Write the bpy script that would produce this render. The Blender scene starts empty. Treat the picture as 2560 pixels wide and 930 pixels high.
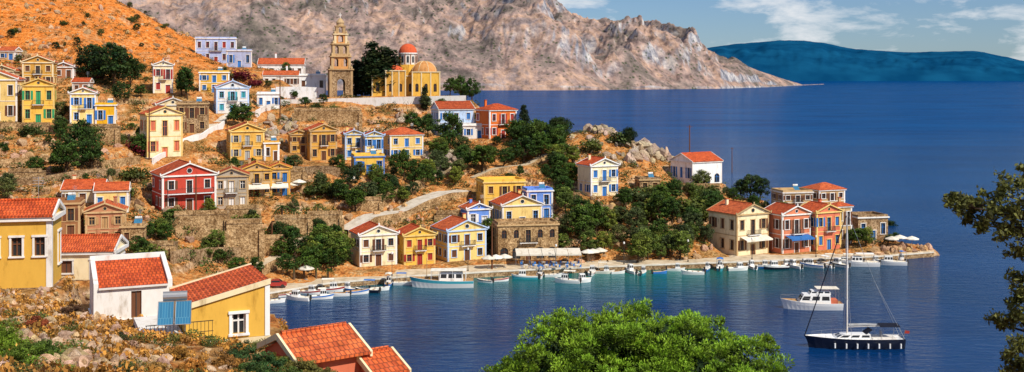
import bpy, math, random
import numpy as np
from mathutils import Vector, Matrix
R=random.Random(7); rng=np.random.default_rng(5)
F=2745.0; H=40.0; HV=197.0
scn=bpy.context.scene
col=scn.collection
# ------------------------------------------------------------------ noise
def vnoise(x,y,seed=0):
    x=np.asarray(x,float); y=np.asarray(y,float)
    xi=np.floor(x).astype(np.int64); yi=np.floor(y).astype(np.int64)
    xf=x-xi; yf=y-yi; sx=xf*xf*(3-2*xf); sy=yf*yf*(3-2*yf)
    def h(a,b):
        n=(a*374761+b*668265+seed*14426950)&0xffffffff
        n=((n^(n>>13))*12741261)&0xffffffff
        n=((n^(n>>15))*22471)&0xffffffff
        n=n^(n>>16)
        return (n&0xffff)/65535.0
    a=h(xi,yi); b=h(xi+1,yi); c=h(xi,yi+1); d=h(xi+1,yi+1)
    return (a+(b-a)*sx)*(1-sy)+(c+(d-c)*sx)*sy
def fbm(x,y,o=4,seed=0):
    s=0;a=.5;t=0
    for i in range(o):
        s=s+a*vnoise(np.asarray(x)*2**i,np.asarray(y)*2**i,seed+i*17); t+=a; a*=.5
    return s/t
def sst(a,b,x):
    t=np.clip((x-a)/(b-a),0,1); return t*t*(3-2*t)
# ------------------------------------------------------------------ node materials
def nd(nt,t,ins=None,**pr):
    n=nt.nodes.new(t)
    for k,v in pr.items(): setattr(n,k,v)
    for k,v in (ins or {}).items():
        s=n.inputs[k]
        if isinstance(v,tuple) and len(v)==2 and hasattr(v[0],'outputs'):
            nt.links.new(v[0].outputs[v[1]],s)
        elif hasattr(v,'outputs'): nt.links.new(v.outputs[0],s)
        else: s.default_value=v
    return n
def c4(c): return (c[0],c[1],c[2],1)
def newmat(name,rough=.8,spec=.3):
    m=bpy.data.materials.new(name); m.use_nodes=True
    nt=m.node_tree; b=nt.nodes['Principled BSDF']
    b.inputs['Roughness'].default_value=rough
    b.inputs['Specular IOR Level'].default_value=spec
    return m,nt,b
def ramp(nt,fac,stops):
    r=nd(nt,'ShaderNodeValToRGB',{'Fac':fac}); cr=r.color_ramp
    while len(cr.elements)<len(stops): cr.elements.new(.5)
    for e,(p,c) in zip(cr.elements,stops): e.position=p; e.color=c4(c)
    return r
def mix(nt,fac,a,b,bt='MIX'):
    n=nt.nodes.new('ShaderNodeMix'); n.data_type='RGBA'; n.blend_type=bt
    for i,v in ((0,fac),(6,a),(7,b)):
        s=n.inputs[i]
        if isinstance(v,tuple) and len(v)==2 and hasattr(v[0],'outputs'): nt.links.new(v[0].outputs[v[1]],s)
        elif hasattr(v,'outputs'): nt.links.new(v.outputs[0],s)
        elif isinstance(v,(int,float)): s.default_value=v
        else: s.default_value=c4(v)
    return (n,2)
def lk(nt,a,s):
    if isinstance(a,tuple): nt.links.new(a[0].outputs[a[1]],s)
    else: nt.links.new(a.outputs[0],s)
MATS={}
COL=dict(yellow=(.80,.48,.08),pale_yellow=(.82,.60,.22),cream=(.80,.67,.42),ochre=(.68,.37,.07),bright_yellow=(.82,.46,.02),
 white=(.8,.79,.77),red=(.50,.06,.035),pink=(.62,.17,.09),salmon=(.68,.23,.12),orange=(.70,.17,.035),tan=(.56,.39,.20),
 blue=(.14,.27,.66),paleblue=(.46,.60,.82),brown=(.30,.14,.06),pinkbrown=(.46,.21,.11),lilac=(.38,.44,.66),graystone=(.42,.37,.30),
 dblue=(.04,.18,.52),green=(.04,.32,.14),dred=(.38,.04,.03),dbrown=(.15,.06,.03),dark=(.05,.045,.04),navy=(.010,.013,.028),gray=(.35,.35,.35),
 turq=(.06,.36,.45),lightwood=(.45,.27,.12),canvas=(.78,.74,.64),palegreen=(.35,.5,.35),dome=(.62,.11,.04),towerstone=(.46,.31,.16),towerorange=(.60,.29,.10))
def M(k):
    if k in MATS: return MATS[k]
    if k=='tile':
        m,nt,b=newmat('roof_tile',.85,.2)
        uv=nd(nt,'ShaderNodeUVMap'); tc=nd(nt,'ShaderNodeTexCoord'); oi=nd(nt,'ShaderNodeObjectInfo')
        br=nd(nt,'ShaderNodeTexBrick',{'Vector':uv,'Color1':c4((.70,.11,.025)),'Color2':c4((.48,.065,.02)),'Mortar':c4((.14,.025,.012)),'Scale':1.0,'Mortar Size':.02,'Brick Width':.24,'Row Height':.38,'Bias':-.2})
        no=nd(nt,'ShaderNodeTexNoise',{'Vector':(tc,3),'Scale':1.2,'Detail':8.0,'Roughness':.65})
        r=ramp(nt,no,[(.3,(.5,.5,.5)),(.52,(1,1,1)),(.72,(1.2,1.5,1.8))])
        c1=mix(nt,1.0,br,r,'MULTIPLY'); rr=ramp(nt,(oi,5),[(0,(.72,.85,1.0)),(.5,(1,1,1)),(1,(1.0,1.4,1.7))])
        lk(nt,mix(nt,1.0,c1,rr,'MULTIPLY'),b.inputs['Base Color'])
        w=nd(nt,'ShaderNodeTexWave',{'Vector':uv,'Scale':1.3,'Distortion':0.0},bands_direction='X')
        bp=nd(nt,'ShaderNodeBump',{'Strength':.6,'Distance':.07,'Height':w}); lk(nt,bp,b.inputs['Normal'])
    elif k in('stone','stone2','rubble'):
        m,nt,b=newmat(k+'_masonry',.95,.1)
        uv=nd(nt,'ShaderNodeUVMap'); tc=nd(nt,'ShaderNodeTexCoord')
        no=nd(nt,'ShaderNodeTexNoise',{'Vector':(tc,3),'Scale':3.0,'Detail':5.0})
        ad=nd(nt,'ShaderNodeVectorMath',{0:uv,1:(no,1)}); sc=nd(nt,'ShaderNodeVectorMath',{0:ad,1:(1,1,1)},operation='MULTIPLY')
        vo=nd(nt,'ShaderNodeTexVoronoi',{'Vector':sc,'Scale':2.6 if k!='rubble' else 1.9})
        a=(.58,.40,.21) if k=='stone' else (.48,.34,.20)
        rr=ramp(nt,(vo,1),[(0,(a[0]*.6,a[1]*.55,a[2]*.5)),(.5,a),(1,(a[0]*1.2,a[1]*1.28,a[2]*1.4))])
        rd=ramp(nt,(vo,0),[(.36,(1,1,1)),(.7,(.45,.4,.36))])
        c=mix(nt,1.0,rr,rd,'MULTIPLY'); n2=nd(nt,'ShaderNodeTexNoise',{'Vector':(tc,3),'Scale':.5,'Detail':5.0})
        r2=ramp(nt,n2,[(.35,(.62,.55,.48)),(.65,(1.12,1.08,1.04))])
        lk(nt,mix(nt,1.0,c,r2,'MULTIPLY'),b.inputs['Base Color'])
        bp=nd(nt,'ShaderNodeBump',{'Strength':.8,'Distance':.1,'Height':(vo,0)}); bp.invert=True; lk(nt,bp,b.inputs['Normal'])
    elif k=='glass':
        m,nt,b=newmat('window_glass',.12,.5); b.inputs['Base Color'].default_value=c4((.025,.03,.035))
    elif k=='foliage':
        m,nt,b=newmat('foliage',.6,.25)
        a=nd(nt,'ShaderNodeVertexColor',layer_name='Col'); oi=nd(nt,'ShaderNodeObjectInfo')
        rr=ramp(nt,(oi,5),[(0,(.75,.8,.9)),(.5,(1,1,1)),(1,(1.45,1.22,1.0))]); cc=mix(nt,1.0,a,rr,'MULTIPLY'); lk(nt,cc,b.inputs['Base Color'])
        tr=nd(nt,'ShaderNodeBsdfTranslucent',{'Color':cc}); ms=nd(nt,'ShaderNodeMixShader',{0:.28,1:b,2:tr})
        nt.links.new(ms.outputs[0],nt.nodes['Material Output'].inputs[0])
    elif k=='vcol':
        m,nt,b=newmat('rock_and_bark',.95,.1)
        a=nd(nt,'ShaderNodeVertexColor',layer_name='Col'); tc=nd(nt,'ShaderNodeTexCoord')
        n=nd(nt,'ShaderNodeTexNoise',{'Vector':(tc,3),'Scale':3.0,'Detail':8.0,'Roughness':.7}); r=ramp(nt,n,[(.35,(.5,.40,.32)),(.65,(1.2,1.16,1.12))])
        lk(nt,mix(nt,1.0,a,r,'MULTIPLY'),b.inputs['Base Color'])
        bp=nd(nt,'ShaderNodeBump',{'Strength':1.0,'Distance':.25,'Height':n}); lk(nt,bp,b.inputs['Normal'])
    elif k=='metal':
        m,nt,b=newmat('steel',.35,.5); b.inputs['Base Color'].default_value=(.45,.45,.45,1); b.inputs['Metallic'].default_value=.7
    elif k=='solar':
        m,nt,b=newmat('solar_panel',.15,.6); uv=nd(nt,'ShaderNodeUVMap')
        br=nd(nt,'ShaderNodeTexBrick',{'Vector':uv,'Color1':c4((.03,.14,.26)),'Color2':c4((.035,.17,.31)),'Mortar':c4((.12,.3,.4)),'Scale':1.0,'Mortar Size':.008,'Brick Width':.14,'Row Height':2.5})
        lk(nt,br,b.inputs['Base Color'])
    elif k.startswith('g:'):
        m,nt,b=newmat('gloss_paint_'+k[2:],.25,.5); b.inputs['Base Color'].default_value=c4(COL[k[2:]])
    elif k in('paving','quay','road'):
        m,nt,b=newmat(k,.9,.2); tc=nd(nt,'ShaderNodeTexCoord')
        n=nd(nt,'ShaderNodeTexNoise',{'Vector':(tc,3),'Scale':.6,'Detail':8.0,'Roughness':.65})
        S={'quay':[(.3,(.34,.26,.17)),(.5,(.58,.46,.31)),(.7,(.68,.58,.44))],'paving':[(.3,(.52,.46,.37)),(.6,(.74,.69,.60))],'road':[(.3,(.40,.33,.25)),(.5,(.60,.52,.42)),(.7,(.70,.64,.55))]}[k]
        lk(nt,ramp(nt,n,S),b.inputs['Base Color'])
    else:
        c=COL[k]; m,nt,b=newmat('plaster_'+k,.85,.2); tc=nd(nt,'ShaderNodeTexCoord'); oi=nd(nt,'ShaderNodeObjectInfo')
        mp=nd(nt,'ShaderNodeMapping',{'Vector':(tc,3),'Scale':(1,1,.35)})
        n=nd(nt,'ShaderNodeTexNoise',{'Vector':mp,'Scale':1.1,'Detail':9.0,'Roughness':.7})
        r=ramp(nt,n,[(.30,(.55,.48,.40)),(.46,(.94,.92,.9)),(.75,(1.06,1.07,1.1))])
        c1=mix(nt,1.0,c,r,'MULTIPLY'); rr=ramp(nt,(oi,5),[(0,(.86,.84,.82)),(.5,(1,.98,.96)),(1,(1.06,1.1,1.15))])
        lk(nt,mix(nt,1.0,c1,rr,'MULTIPLY'),b.inputs['Base Color'])
        bp=nd(nt,'ShaderNodeBump',{'Strength':.2,'Distance':.03,'Height':n}); lk(nt,bp,b.inputs['Normal'])
    MATS[k]=m; return m
# ------------------------------------------------------------------ mesh builder
class MB:
    def __init__(s): s.v=[];s.f=[];s.m=[];s.mats=[]
    def mi(s,k):
        if k not in s.mats: s.mats.append(k)
        return s.mats.index(k)
    def face(s,pts,k):
        i=len(s.v); s.v.extend([tuple(p) for p in pts]); s.f.append(list(range(i,i+len(pts)))); s.m.append(s.mi(k))
    def box(s,x0,x1,y0,y1,z0,z1,k,fr=None):
        P=[(x,y,z) for z in(z0,z1) for y in(y0,y1) for x in(x0,x1)]
        if fr: O,dx,dy=fr; P=[(O[0]+dx[0]*x+dy[0]*y,O[1]+dx[1]*x+dy[1]*y,O[2]+z) for x,y,z in P]
        for q in((0,2,3,1),(4,5,7,6),(0,1,5,4),(2,6,7,3),(0,4,6,2),(1,3,7,5)): s.face([P[a] for a in q],k)
    def tube(s,pts,rad,k,seg=6):
        rings=[]
        for i,p in enumerate(pts):
            p=Vector(p); a=Vector(pts[max(i-1,0)]); b=Vector(pts[min(i+1,len(pts)-1)]); d=(b-a).normalized()
            u=d.cross(Vector((.3,.9,.2))).normalized(); w=d.cross(u)
            r=rad[i] if isinstance(rad,(list,tuple)) else rad
            rings.append([p+(u*math.cos(t)+w*math.sin(t))*r for t in [2*math.pi*j/seg for j in range(seg)]])
        for a,b in zip(rings[:-1],rings[1:]):
            for j in range(seg): s.face([a[j],a[(j+1)%seg],b[(j+1)%seg],b[j]],k)
        s.face(rings[-1],k); s.face(rings[0][::-1],k)
    def rev(s,cx,cy,prof,k,seg=16,a0=0,a1=2*math.pi):
        for (r0,z0),(r1,z1) in zip(prof[:-1],prof[1:]):
            for j in range(seg):
                t=a0+(a1-a0)*j/seg; u=a0+(a1-a0)*(j+1)/seg
                p=[(cx+r0*math.cos(t),cy+r0*math.sin(t),z0),(cx+r0*math.cos(u),cy+r0*math.sin(u),z0),(cx+r1*math.cos(u),cy+r1*math.sin(u),z1),(cx+r1*math.cos(t),cy+r1*math.sin(t),z1)]
                if r1<1e-6: p=p[:3]
                elif r0<1e-6: p=[p[0],p[2],p[3]]
                s.face(p,k)
    def obj(s,name,parent=None):
        if not s.f: return None
        me=bpy.data.meshes.new(name); me.from_pydata(s.v,[],s.f)
        for k in s.mats: me.materials.append(M(k))
        me.polygons.foreach_set('material_index',s.m)
        uvl=me.uv_layers.new(name='UVMap'); Z=Vector((0,0,1)); dat=[]
        for f in s.f:
            p=[Vector(s.v[i]) for i in f]; n=(p[1]-p[0]).cross(p[2]-p[0])
            if n.length<1e-9 and len(p)>3: n=(p[2]-p[0]).cross(p[3]-p[0])
            n=n.normalized() if n.length>1e-9 else Z
            if abs(n.z)>.97: t=Vector((1,0,0)); b=Vector((0,1,0))
            else:
                t=Z.cross(n).normalized(); b=n.cross(t)
            for q in p: dat+= [q.dot(t),q.dot(b)]
        uvl.data.foreach_set('uv',dat)
        o=bpy.data.objects.new(name,me); col.objects.link(o)
        if parent: o.parent=parent
        return o
def empty(name,loc,rot=0):
    e=bpy.data.objects.new(name,None); e.location=loc; e.rotation_euler=(0,0,rot); e.empty_display_size=.5; col.objects.link(e); return e
# ------------------------------------------------------------------ terrain height field
def V(Y,v): return (Y,H-(v-HV)*Y/F)
N0=[(0,38.3),(10,35),(30,22),(60,-3)]
C={
-400:[(0,38.3),(20,34),(35,31),(60,28),(80,26),(110,22),(150,17),(190,18),(215,22),(250,32),(270,36),(300,44),(330,52),(450,100),(560,100)],
0:[(0,38.3),(20,34),(35,30.8),(45,29.5),(60,27),(78,25.0),(100,18),(130,10),(165,8.5),V(190,600),V(215,520),V(235,430),V(255,345),V(270,308),V(290,215),V(320,150),(450,88),(560,90)],
200:[(0,38.3),(20,33.8),(35,30.4),V(45,860),V(60,810),V(72,785),(90,19),(120,9),(160,7),V(190,612),V(215,530),V(235,430),V(255,350),V(270,312),V(290,230),V(320,160),(440,80),(560,84)],
400:[(0,38.3),(20,33.5),(35,30),V(45,895),V(60,845),V(66,830),(85,17),(110,6),(150,2),(180,4),V(195,640),V(215,530),V(240,450),V(260,392),V(280,300),V(305,232),V(340,170),V(430,60),(560,62)],
600:[(0,38.3),(20,33.3),(35,29.9),V(50,905),V(60,855),(72,20),(95,4),(110,-3),(170,-3),(190,1.3),V(204,700),V(212,622),V(222,560),V(235,500),V(265,400),V(295,300),V(300,285),V(320,245),V(370,190),V(400,165),V(430,142),(560,44)],
700:[(0,38.3),(20,33),(35,29.5),V(50,918),(58,24),(80,6),(95,-3),(197,-3),(203,.9),(207,1.1),V(213,670),V(225,585),V(238,510),V(268,400),V(295,320),V(322,272),V(330,255),V(370,198),V(400,180),(440,36),(560,20)],
800:[(0,38.3),(20,33),(35,29.2),V(46,932),(56,22),(78,5),(92,-3),(207,-3),(208,.9),(213,1.1),V(222,620),V(235,560),V(250,480),V(270,400),V(295,330),V(320,268),(331,33.8),(352,34),(400,24),(560,5)],
1000:[(0,38.3),(15,33.5),(35,27),(42,25),(48,21),(75,-3),(212,-3),(216,.9),(223,1.1),(231,4),V(240,560),V(248,522),V(262,450),V(285,398),V(305,330),V(325,268),(332,34),(355,34),(400,20),(560,-3)],
1180:N0+[(220,-3),(222,.9),(229,1.2),V(236,600),V(248,530),V(262,480),V(285,400),V(308,345),V(322,290),(333,34),(350,33.5),(400,10),(450,-3)],
1300:N0+[(222,-3),(224,.9),(231,1.2),V(238,600),V(248,540),V(262,485),V(285,405),V(308,345),V(320,335),(345,20),(390,-3)],
1400:N0+[(224,-3),(226,.9),(232,1.2),V(240,600),V(250,540),V(264,480),V(282,420),V(300,370),V(315,330),(340,18),(380,-3)],
1500:N0+[(226,-3),(228,.9),(234,1.2),V(241,600),V(250,545),V(262,492),V(285,400),V(310,322),(340,18),(375,-3)],
1600:N0+[(228,-3),(230,.9),(235,1.2),V(239,620),V(248,560),V(262,500),V(282,430),V(305,358),(335,12),(365,-3)],
1680:N0+[(229,-3),(231,.9),(236,1.3),V(247,570),V(265,500),V(285,450),V(300,402),(325,10),(350,-3)],
1760:N0+[(230,-3),(232,.9),(238,1.3),V(247,585),V(265,520),V(280,485),V(292,455),(315,8),(335,-3)],
1850:N0+[(232,-3),(234,.9),(241,1.2),V(250,600),V(265,540),V(280,490),(300,6),(320,-3)],
2050:N0+[(236,-3),(238,.9),(244,1.3),V(252,580),V(262,525),(272,8.5),(290,3),(305,-3)],
2200:N0+[(238,-3),(240,.9),(244,1.3),V(250,602),V(258,585),(268,2),(278,-3)],
2330:N0+[(241,-3),(244,1.0),(249,1.6),(254,1),(258,-3)],
2385:N0+[(450,-3)],
}
QU=[(560,760),(670,748),(820,722),(1000,706),(1250,691),(1400,684),(1600,676),(1800,669),(2000,661),(2200,653),(2335,642)]
def wY(v): return H*F/(v-HV)
def qY(u): return np.interp(u,[a for a,b in QU],[wY(b) for a,b in QU])
cu=sorted(C); Yg=np.arange(0,561,1.0)
TT=np.array([np.interp(Yg,[p[0] for p in C[u]],[p[1] for p in C[u]]) for u in cu])
def zbase(X,Y):
    u=np.clip(1280+F*X/np.maximum(Y,25),cu[0],cu[-1]-.01)
    i=np.clip(np.searchsorted(cu,u,side='right')-1,0,len(cu)-2); ca=np.array(cu,float)
    t=(u-ca[i])/(ca[i+1]-ca[i]); yy=np.clip(Y,0,559.9); j=np.floor(yy).astype(int); s=yy-j
    g=lambda a: TT[a,j]*(1-s)+TT[a,j+1]*s
    z=g(i)*(1-t)+g(i+1)*t
    q=qY(u); sea=(Y>110)&(Y<q+1.0)&(u>645); z=np.where(sea,np.minimum(z,-3),z)
    return z
xs=np.concatenate([np.arange(-340,-62,1.3),np.arange(-62,20,.45),np.arange(20,125,.8)])
ys=np.concatenate([np.arange(-20,25,1.5),np.arange(25,92,.4),np.arange(92,340,.85),np.arange(340,560,2.0)])
GX,GY=np.meshgrid(xs,ys)
Z=zbase(GX,np.maximum(GY,0))
land=sst(1.3,4.5,Z)
far=sst(90,130,GY)
Z=Z+land*far*((fbm(GX/14,GY/14,5,3)-.5)*3.2)+land*(1-far)*((fbm(GX/3.0,GY/3.0,5,9)-.5)*1.1)
# dry-stone terraces
p=2.6; zz=Z+(fbm(GX/30,GY/30,3,21)-.5)*5; fr=zz/p-np.floor(zz/p); st=(np.floor(zz/p)+sst(.62,.95,fr))*p-(zz-Z)
tm=land*sst(180,200,GY)*(1-sst(325,345,GY))*sst(.35,.5,fbm(GX/22,GY/22,3,33))
Z=Z*(1-tm*.75)+st*tm*.75
Z=Z+land*sst(330,380,GY)*(fbm(GX/25,GY/25,5,8)-.5)*9
Z=Z+land*far*(.5-np.abs(fbm(GX/4.5,GY/4.5,4,55)-.5)*4)*.35
def ground(X,Y):
    X=np.asarray(X,float); Y=np.asarray(Y,float)
    i=np.clip(np.searchsorted(xs,X)-1,0,len(xs)-2); j=np.clip(np.searchsorted(ys,Y)-1,0,len(ys)-2)
    a=np.clip((X-xs[i])/(xs[i+1]-xs[i]),0,1); b=np.clip((Y-ys[j])/(ys[j+1]-ys[j]),0,1)
    return (Z[j,i]*(1-a)+Z[j,i+1]*a)*(1-b)+(Z[j+1,i]*(1-a)+Z[j+1,i+1]*a)*b
def hit(u,v,ymin=150,ymax=470):
    Y=np.arange(ymin,ymax,.35); X=(u-1280)/F*Y; zr=H-(v-HV)/F*Y
    k=np.nonzero(ground(X,Y)>=zr)[0]
    k=k[0] if len(k) else int(np.argmax(ground(X,Y)-zr))
    return float(X[k]),float(Y[k]),float(ground(X[k],Y[k]))
def wpt(u,v,Y): return ((u-1280)/F*Y,Y,H-(v-HV)/F*Y)
# ------------------------------------------------------------------ houses spec
HS=[]
def A(name,uL,uR,vb,ve,rot,c,roof='gf',dr=.85,st=2,acc='dblue',trim='white',bal=0,Y=None,**k):
    rot=math.radians(rot)
    uc=(uL+uR)/2
    if Y is None: x,y,z=hit(uc,vb)
    else: x,y,z=wpt(uc,vb,Y)
    s=y/F; ar=abs(rot)
    W=(uR-uL)*s/(math.cos(ar)+dr*math.sin(ar)); D=W*dr
    Ht=max((vb-ve)*s,2.4)
    off=(W*math.sin(ar)+D*math.cos(ar))/2
    y2=y+off*.9; x2=(uc-1280)/F*(y+off*.45)
    HS.append(dict(name=name,x=x2,y=y2,z=z,rot=rot,W=W,D=D,H=Ht,c=c,roof=roof,st=st,acc=acc,trim=trim,bal=bal,**k))
A('yellow_house',-60,46,308,205,12,'pale_yellow',acc='dbrown')
A('yellow_house',46,136,310,217,18,'yellow',acc='green',trim='pale_yellow',bal=1)
A('yellow_house',50,135,214,158,14,'ochre',acc='dbrown',trim='cream')
A('tan_house',-26,38,222,182,10,'tan',acc='dbrown',trim='cream',st=1)
A('small_house',133,186,196,170,10,'pinkbrown',st=1,acc='dbrown')
A('yellow_house',168,240,312,238,16,'pale_yellow',acc='dblue',st=2)
A('yellow_house',232,290,314,266,16,'bright_yellow',roof='flat',acc='dblue',st=1)
A('small_house',0,42,150,133,0,'tan',roof='gs',st=1)
A('small_house',180,226,232,208,8,'pinkbrown',roof='gs',st=1,acc='dbrown')
A('white_house',374,432,234,166,20,'cream',acc='dred',trim='white',bal=1)
A('blue_mansion',478,592,158,97,14,'lilac',roof='flat',acc='dred',st=2,dr=.7,Y=392)
A('blue_mansion',560,630,168,128,14,'lilac',roof='flat',acc='dblue',st=1,dr=.7,Y=383)
A('yellow_house',488,574,232,183,15,'yellow',roof='flat',acc='dblue')
A('white_house',524,622,284,222,20,'white',acc='turq',trim='paleblue')
A('cream_house',338,452,394,290,32,'cream',acc='pink',st=2,trim='pale_yellow')
A('cream_house',372,470,300,268,25,'cream',acc='dbrown',st=1)
A('stone_house',434,520,335,264,12,'stone2',roof='flat',acc='dbrown',trim='tan')
A('yellow_house',556,660,402,332,22,'ochre',acc='gray',trim='pale_yellow')
A('annex',652,698,402,360,20,'ochre',roof='flat',st=1,acc='dbrown')
A('white_house',640,762,196,163,8,'white',roof='gs',st=1,dr=.6,acc='dbrown',Y=385)
A('white_house',655,748,218,190,8,'white',roof='gs',st=1,dr=.5,acc='dbrown',Y=362)
A('white_house',745,815,238,190,8,'white',roof='flat',st=1,dr=.5,acc='dbrown',Y=345)
A('white_house',640,700,272,236,10,'white',roof='flat',st=1,dr=.5,acc='dblue',Y=322)
A('ochre_house',716,768,382,338,20,'ochre',acc='dbrown',trim='tan')
A('ochre_house',756,842,402,330,24,'ochre',acc='dbrown',trim='tan')
A('yellow_house',852,906,402,340,20,'pale_yellow',acc='dblue',trim='paleblue')
A('yellow_house',903,958,405,342,18,'pale_yellow',acc='dblue',trim='paleblue',bal=1)
A('yellow_house',872,962,440,396,15,'yellow',roof='flat',acc='dblue',trim='blue',st=1)
A('cream_house',948,1058,398,340,24,'pale_yellow',roof='hip',acc='dblue')
A('blue_house',1074,1186,340,276,18,'paleblue',roof='gs',acc='dblue',bal=1)
A('white_house',1150,1212,350,318,10,'white',roof='flat',st=1,acc='dblue')
A('orange_house',1188,1292,347,278,32,'orange',roof='hip',acc='dred',bal=1)
A('red_house',362,536,530,444,30,'red',acc='dbrown',bal=2)
A('stone_house',526,622,524,444,14,'graystone',acc='white',trim='tan',bal=1)
A('tan_house',590,680,492,428,18,'tan',acc='dbrown',trim='ochre',awn=1)
A('tan_house',664,726,490,424,14,'tan',acc='dblue',trim='ochre',awn=1)
A('cream_house',148,262,508,484,12,'cream',roof='gs',st=1,acc='dbrown',trim='white')
A('cream_house',226,322,535,482,16,'pale_yellow',acc='dblue',trim='white',st=1,roof='gs')
A('stone_house',100,202,600,515,14,'brown',roof='flat',acc='dbrown',trim='tan')
A('brick_house',202,312,612,534,16,'pinkbrown',acc='lightwood',trim='tan')
A('stone_house',300,360,622,570,10,'stone',roof='flat',acc='dbrown',st=1,trim='tan')
A('cream_house',870,992,668,592,24,'cream',acc='dbrown',trim='white',bal=1)
A('yellow_house',984,1088,664,592,24,'yellow',acc='dred',trim='pale_yellow',bal=1)
A('yellow_house',1078,1216,656,582,28,'pale_yellow',acc='dbrown',trim='paleblue',bal=1)
A('blue_house',1150,1226,572,530,22,'blue',acc='white',trim='white',st=1)
A('yellow_house',1188,1314,532,460,14,'yellow',roof='flat',acc='dbrown',trim='pale_yellow')
A('blue_house',1306,1382,548,480,12,'blue',roof='flat',acc='dblue',trim='white')
A('yellow_house',1228,1356,572,518,18,'pale_yellow',acc='dblue',trim='white',st=1)
A('stone_taverna',1232,1396,652,566,10,'stone',roof='flat',acc='dbrown',trim='tan',arch=1,dr=.5)
A('cream_house',1446,1546,492,418,26,'cream',acc='dblue',trim='white',bal=1)
A('white_house',1682,1808,462,408,30,'white',roof='gs',acc='dblue',trim='white',arch=1,st=1,dr=.9)
A('cream_house',1780,1926,640,540,30,'cream',acc='dbrown',trim='tan',bal=1,awn=1,dr=1.0)
A('pink_house',1914,2030,634,540,26,'salmon',acc='dbrown',trim='white',bal=1,awn=2)
A('pink_house',2004,2106,626,534,26,'pink',acc='dblue',trim='pale_yellow',bal=1)
A('tan_house',2076,2130,612,520,18,'tan',acc='dbrown',trim='white',roof='hip')
A('tan_house',2016,2114,530,478,22,'tan',roof='hip',acc='dbrown',trim='white')
A('tan_house',1938,2030,530,484,12,'tan',roof='flat',acc='dbrown',trim='white')
A('stone_house',2124,2218,602,546,12,'stone2',roof='flat',acc='dblue',trim='white',st=1)
A('tan_house',1590,1650,478,452,10,'stone2',roof='flat',acc='dbrown',trim='tan',st=1)
# near houses
A('yellow_house',-110,131,725,556,12,'yellow',roof='gs',acc='dbrown',trim='white',st=1,dr=.6,Y=80,nb=4,nodoor=1)
A('red_roof_house',128,292,700,652,6,'cream',roof='gs',acc='dbrown',trim='white',st=1,dr=.8,Y=104)
# masonry retaining blocks below houses
BL=[]
def block(uL,uR,vb,vt,rot=8,D=5.0):
    x,y,z=hit((uL+uR)/2,vb); s=y/F; W=(uR-uL)*s; BL.append((x,y+D/2,z,W,D,(vb-vt)*s,math.radians(rot)))
block(432,560,602,536,10); block(556,642,648,560,14,7); block(640,705,640,596,10); block(682,770,596,548,10); block(765,850,588,540,8); block(560,640,560,522,14,4)
block(885,950,530,500,6); block(690,760,452,428,6,3); block(1090,1150,560,535,5,3); block(1400,1470,575,552,5,3); block(20,100,455,430,6,3); block(360,430,640,612,5,4); block(0,80,590,560,6,4); block(1690,1800,490,466,10,3)
block(735,900,308,276,4,3); block(170,290,345,318,6,3); block(0,120,338,314,6,3)
# pads
PAD=[]
for h in sorted(HS,key=lambda a:-a['y']): PAD.append((h['x'],h['y'],h['W'],h['D'],h['rot'],h['z']))
PAD+=[(wpt(282,800,68)[0],71.5,6,5,.3,wpt(300,803,68)[2]),(wpt(510,850,61)[0],64,6,6,.3,wpt(560,850,61)[2])]
CH=wpt(1003,240,336)
PAD+=[(CH[0],CH[1]+5,30,14,0,CH[2]),(wpt(846,243,334)[0],338,10,10,0,wpt(846,243,334)[2])]
for (x,y,W,D,r,z) in PAD:
    lx=(GX-x)*math.cos(r)+(GY-y)*math.sin(r); ly=-(GX-x)*math.sin(r)+(GY-y)*math.cos(r)
    d=np.hypot(np.maximum(np.abs(lx)-W/2,0),np.maximum(np.abs(ly)-D/2,0))
    w=1-sst(.5,2.6,d); Z=Z*(1-w)+(z-.06)*w
def blocked(x,y,m=1.0):
    for (a,b,W,D,r,z) in PAD:
        lx=(x-a)*math.cos(r)+(y-b)*math.sin(r); ly=-(x-a)*math.sin(r)+(y-b)*math.cos(r)
        if abs(lx)<W/2+m and abs(ly)<D/2+m: return True
    return False
def gridmesh(name,X,Y,Zv,mat,smooth=True):
    nr,nc=X.shape; me=bpy.data.meshes.new(name)
    co=np.stack([X,Y,Zv],-1).reshape(-1,3).astype(np.float32)
    idx=np.arange(nr*nc).reshape(nr,nc)
    q=np.stack([idx[:-1,:-1],idx[:-1,1:],idx[1:,1:],idx[1:,:-1]],-1).reshape(-1,4)
    me.vertices.add(len(co)); me.vertices.foreach_set('co',co.ravel())
    me.loops.add(q.size); me.loops.foreach_set('vertex_index',q.ravel().astype(np.int32))
    me.polygons.add(len(q)); me.polygons.foreach_set('loop_start',(np.arange(len(q))*4).astype(np.int32)); me.polygons.foreach_set('loop_total',np.full(len(q),4,np.int32))
    me.update(calc_edges=True); me.polygons.foreach_set('use_smooth',np.full(len(q),smooth))
    me.materials.append(mat); o=bpy.data.objects.new(name,me); col.objects.link(o); return o
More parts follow.
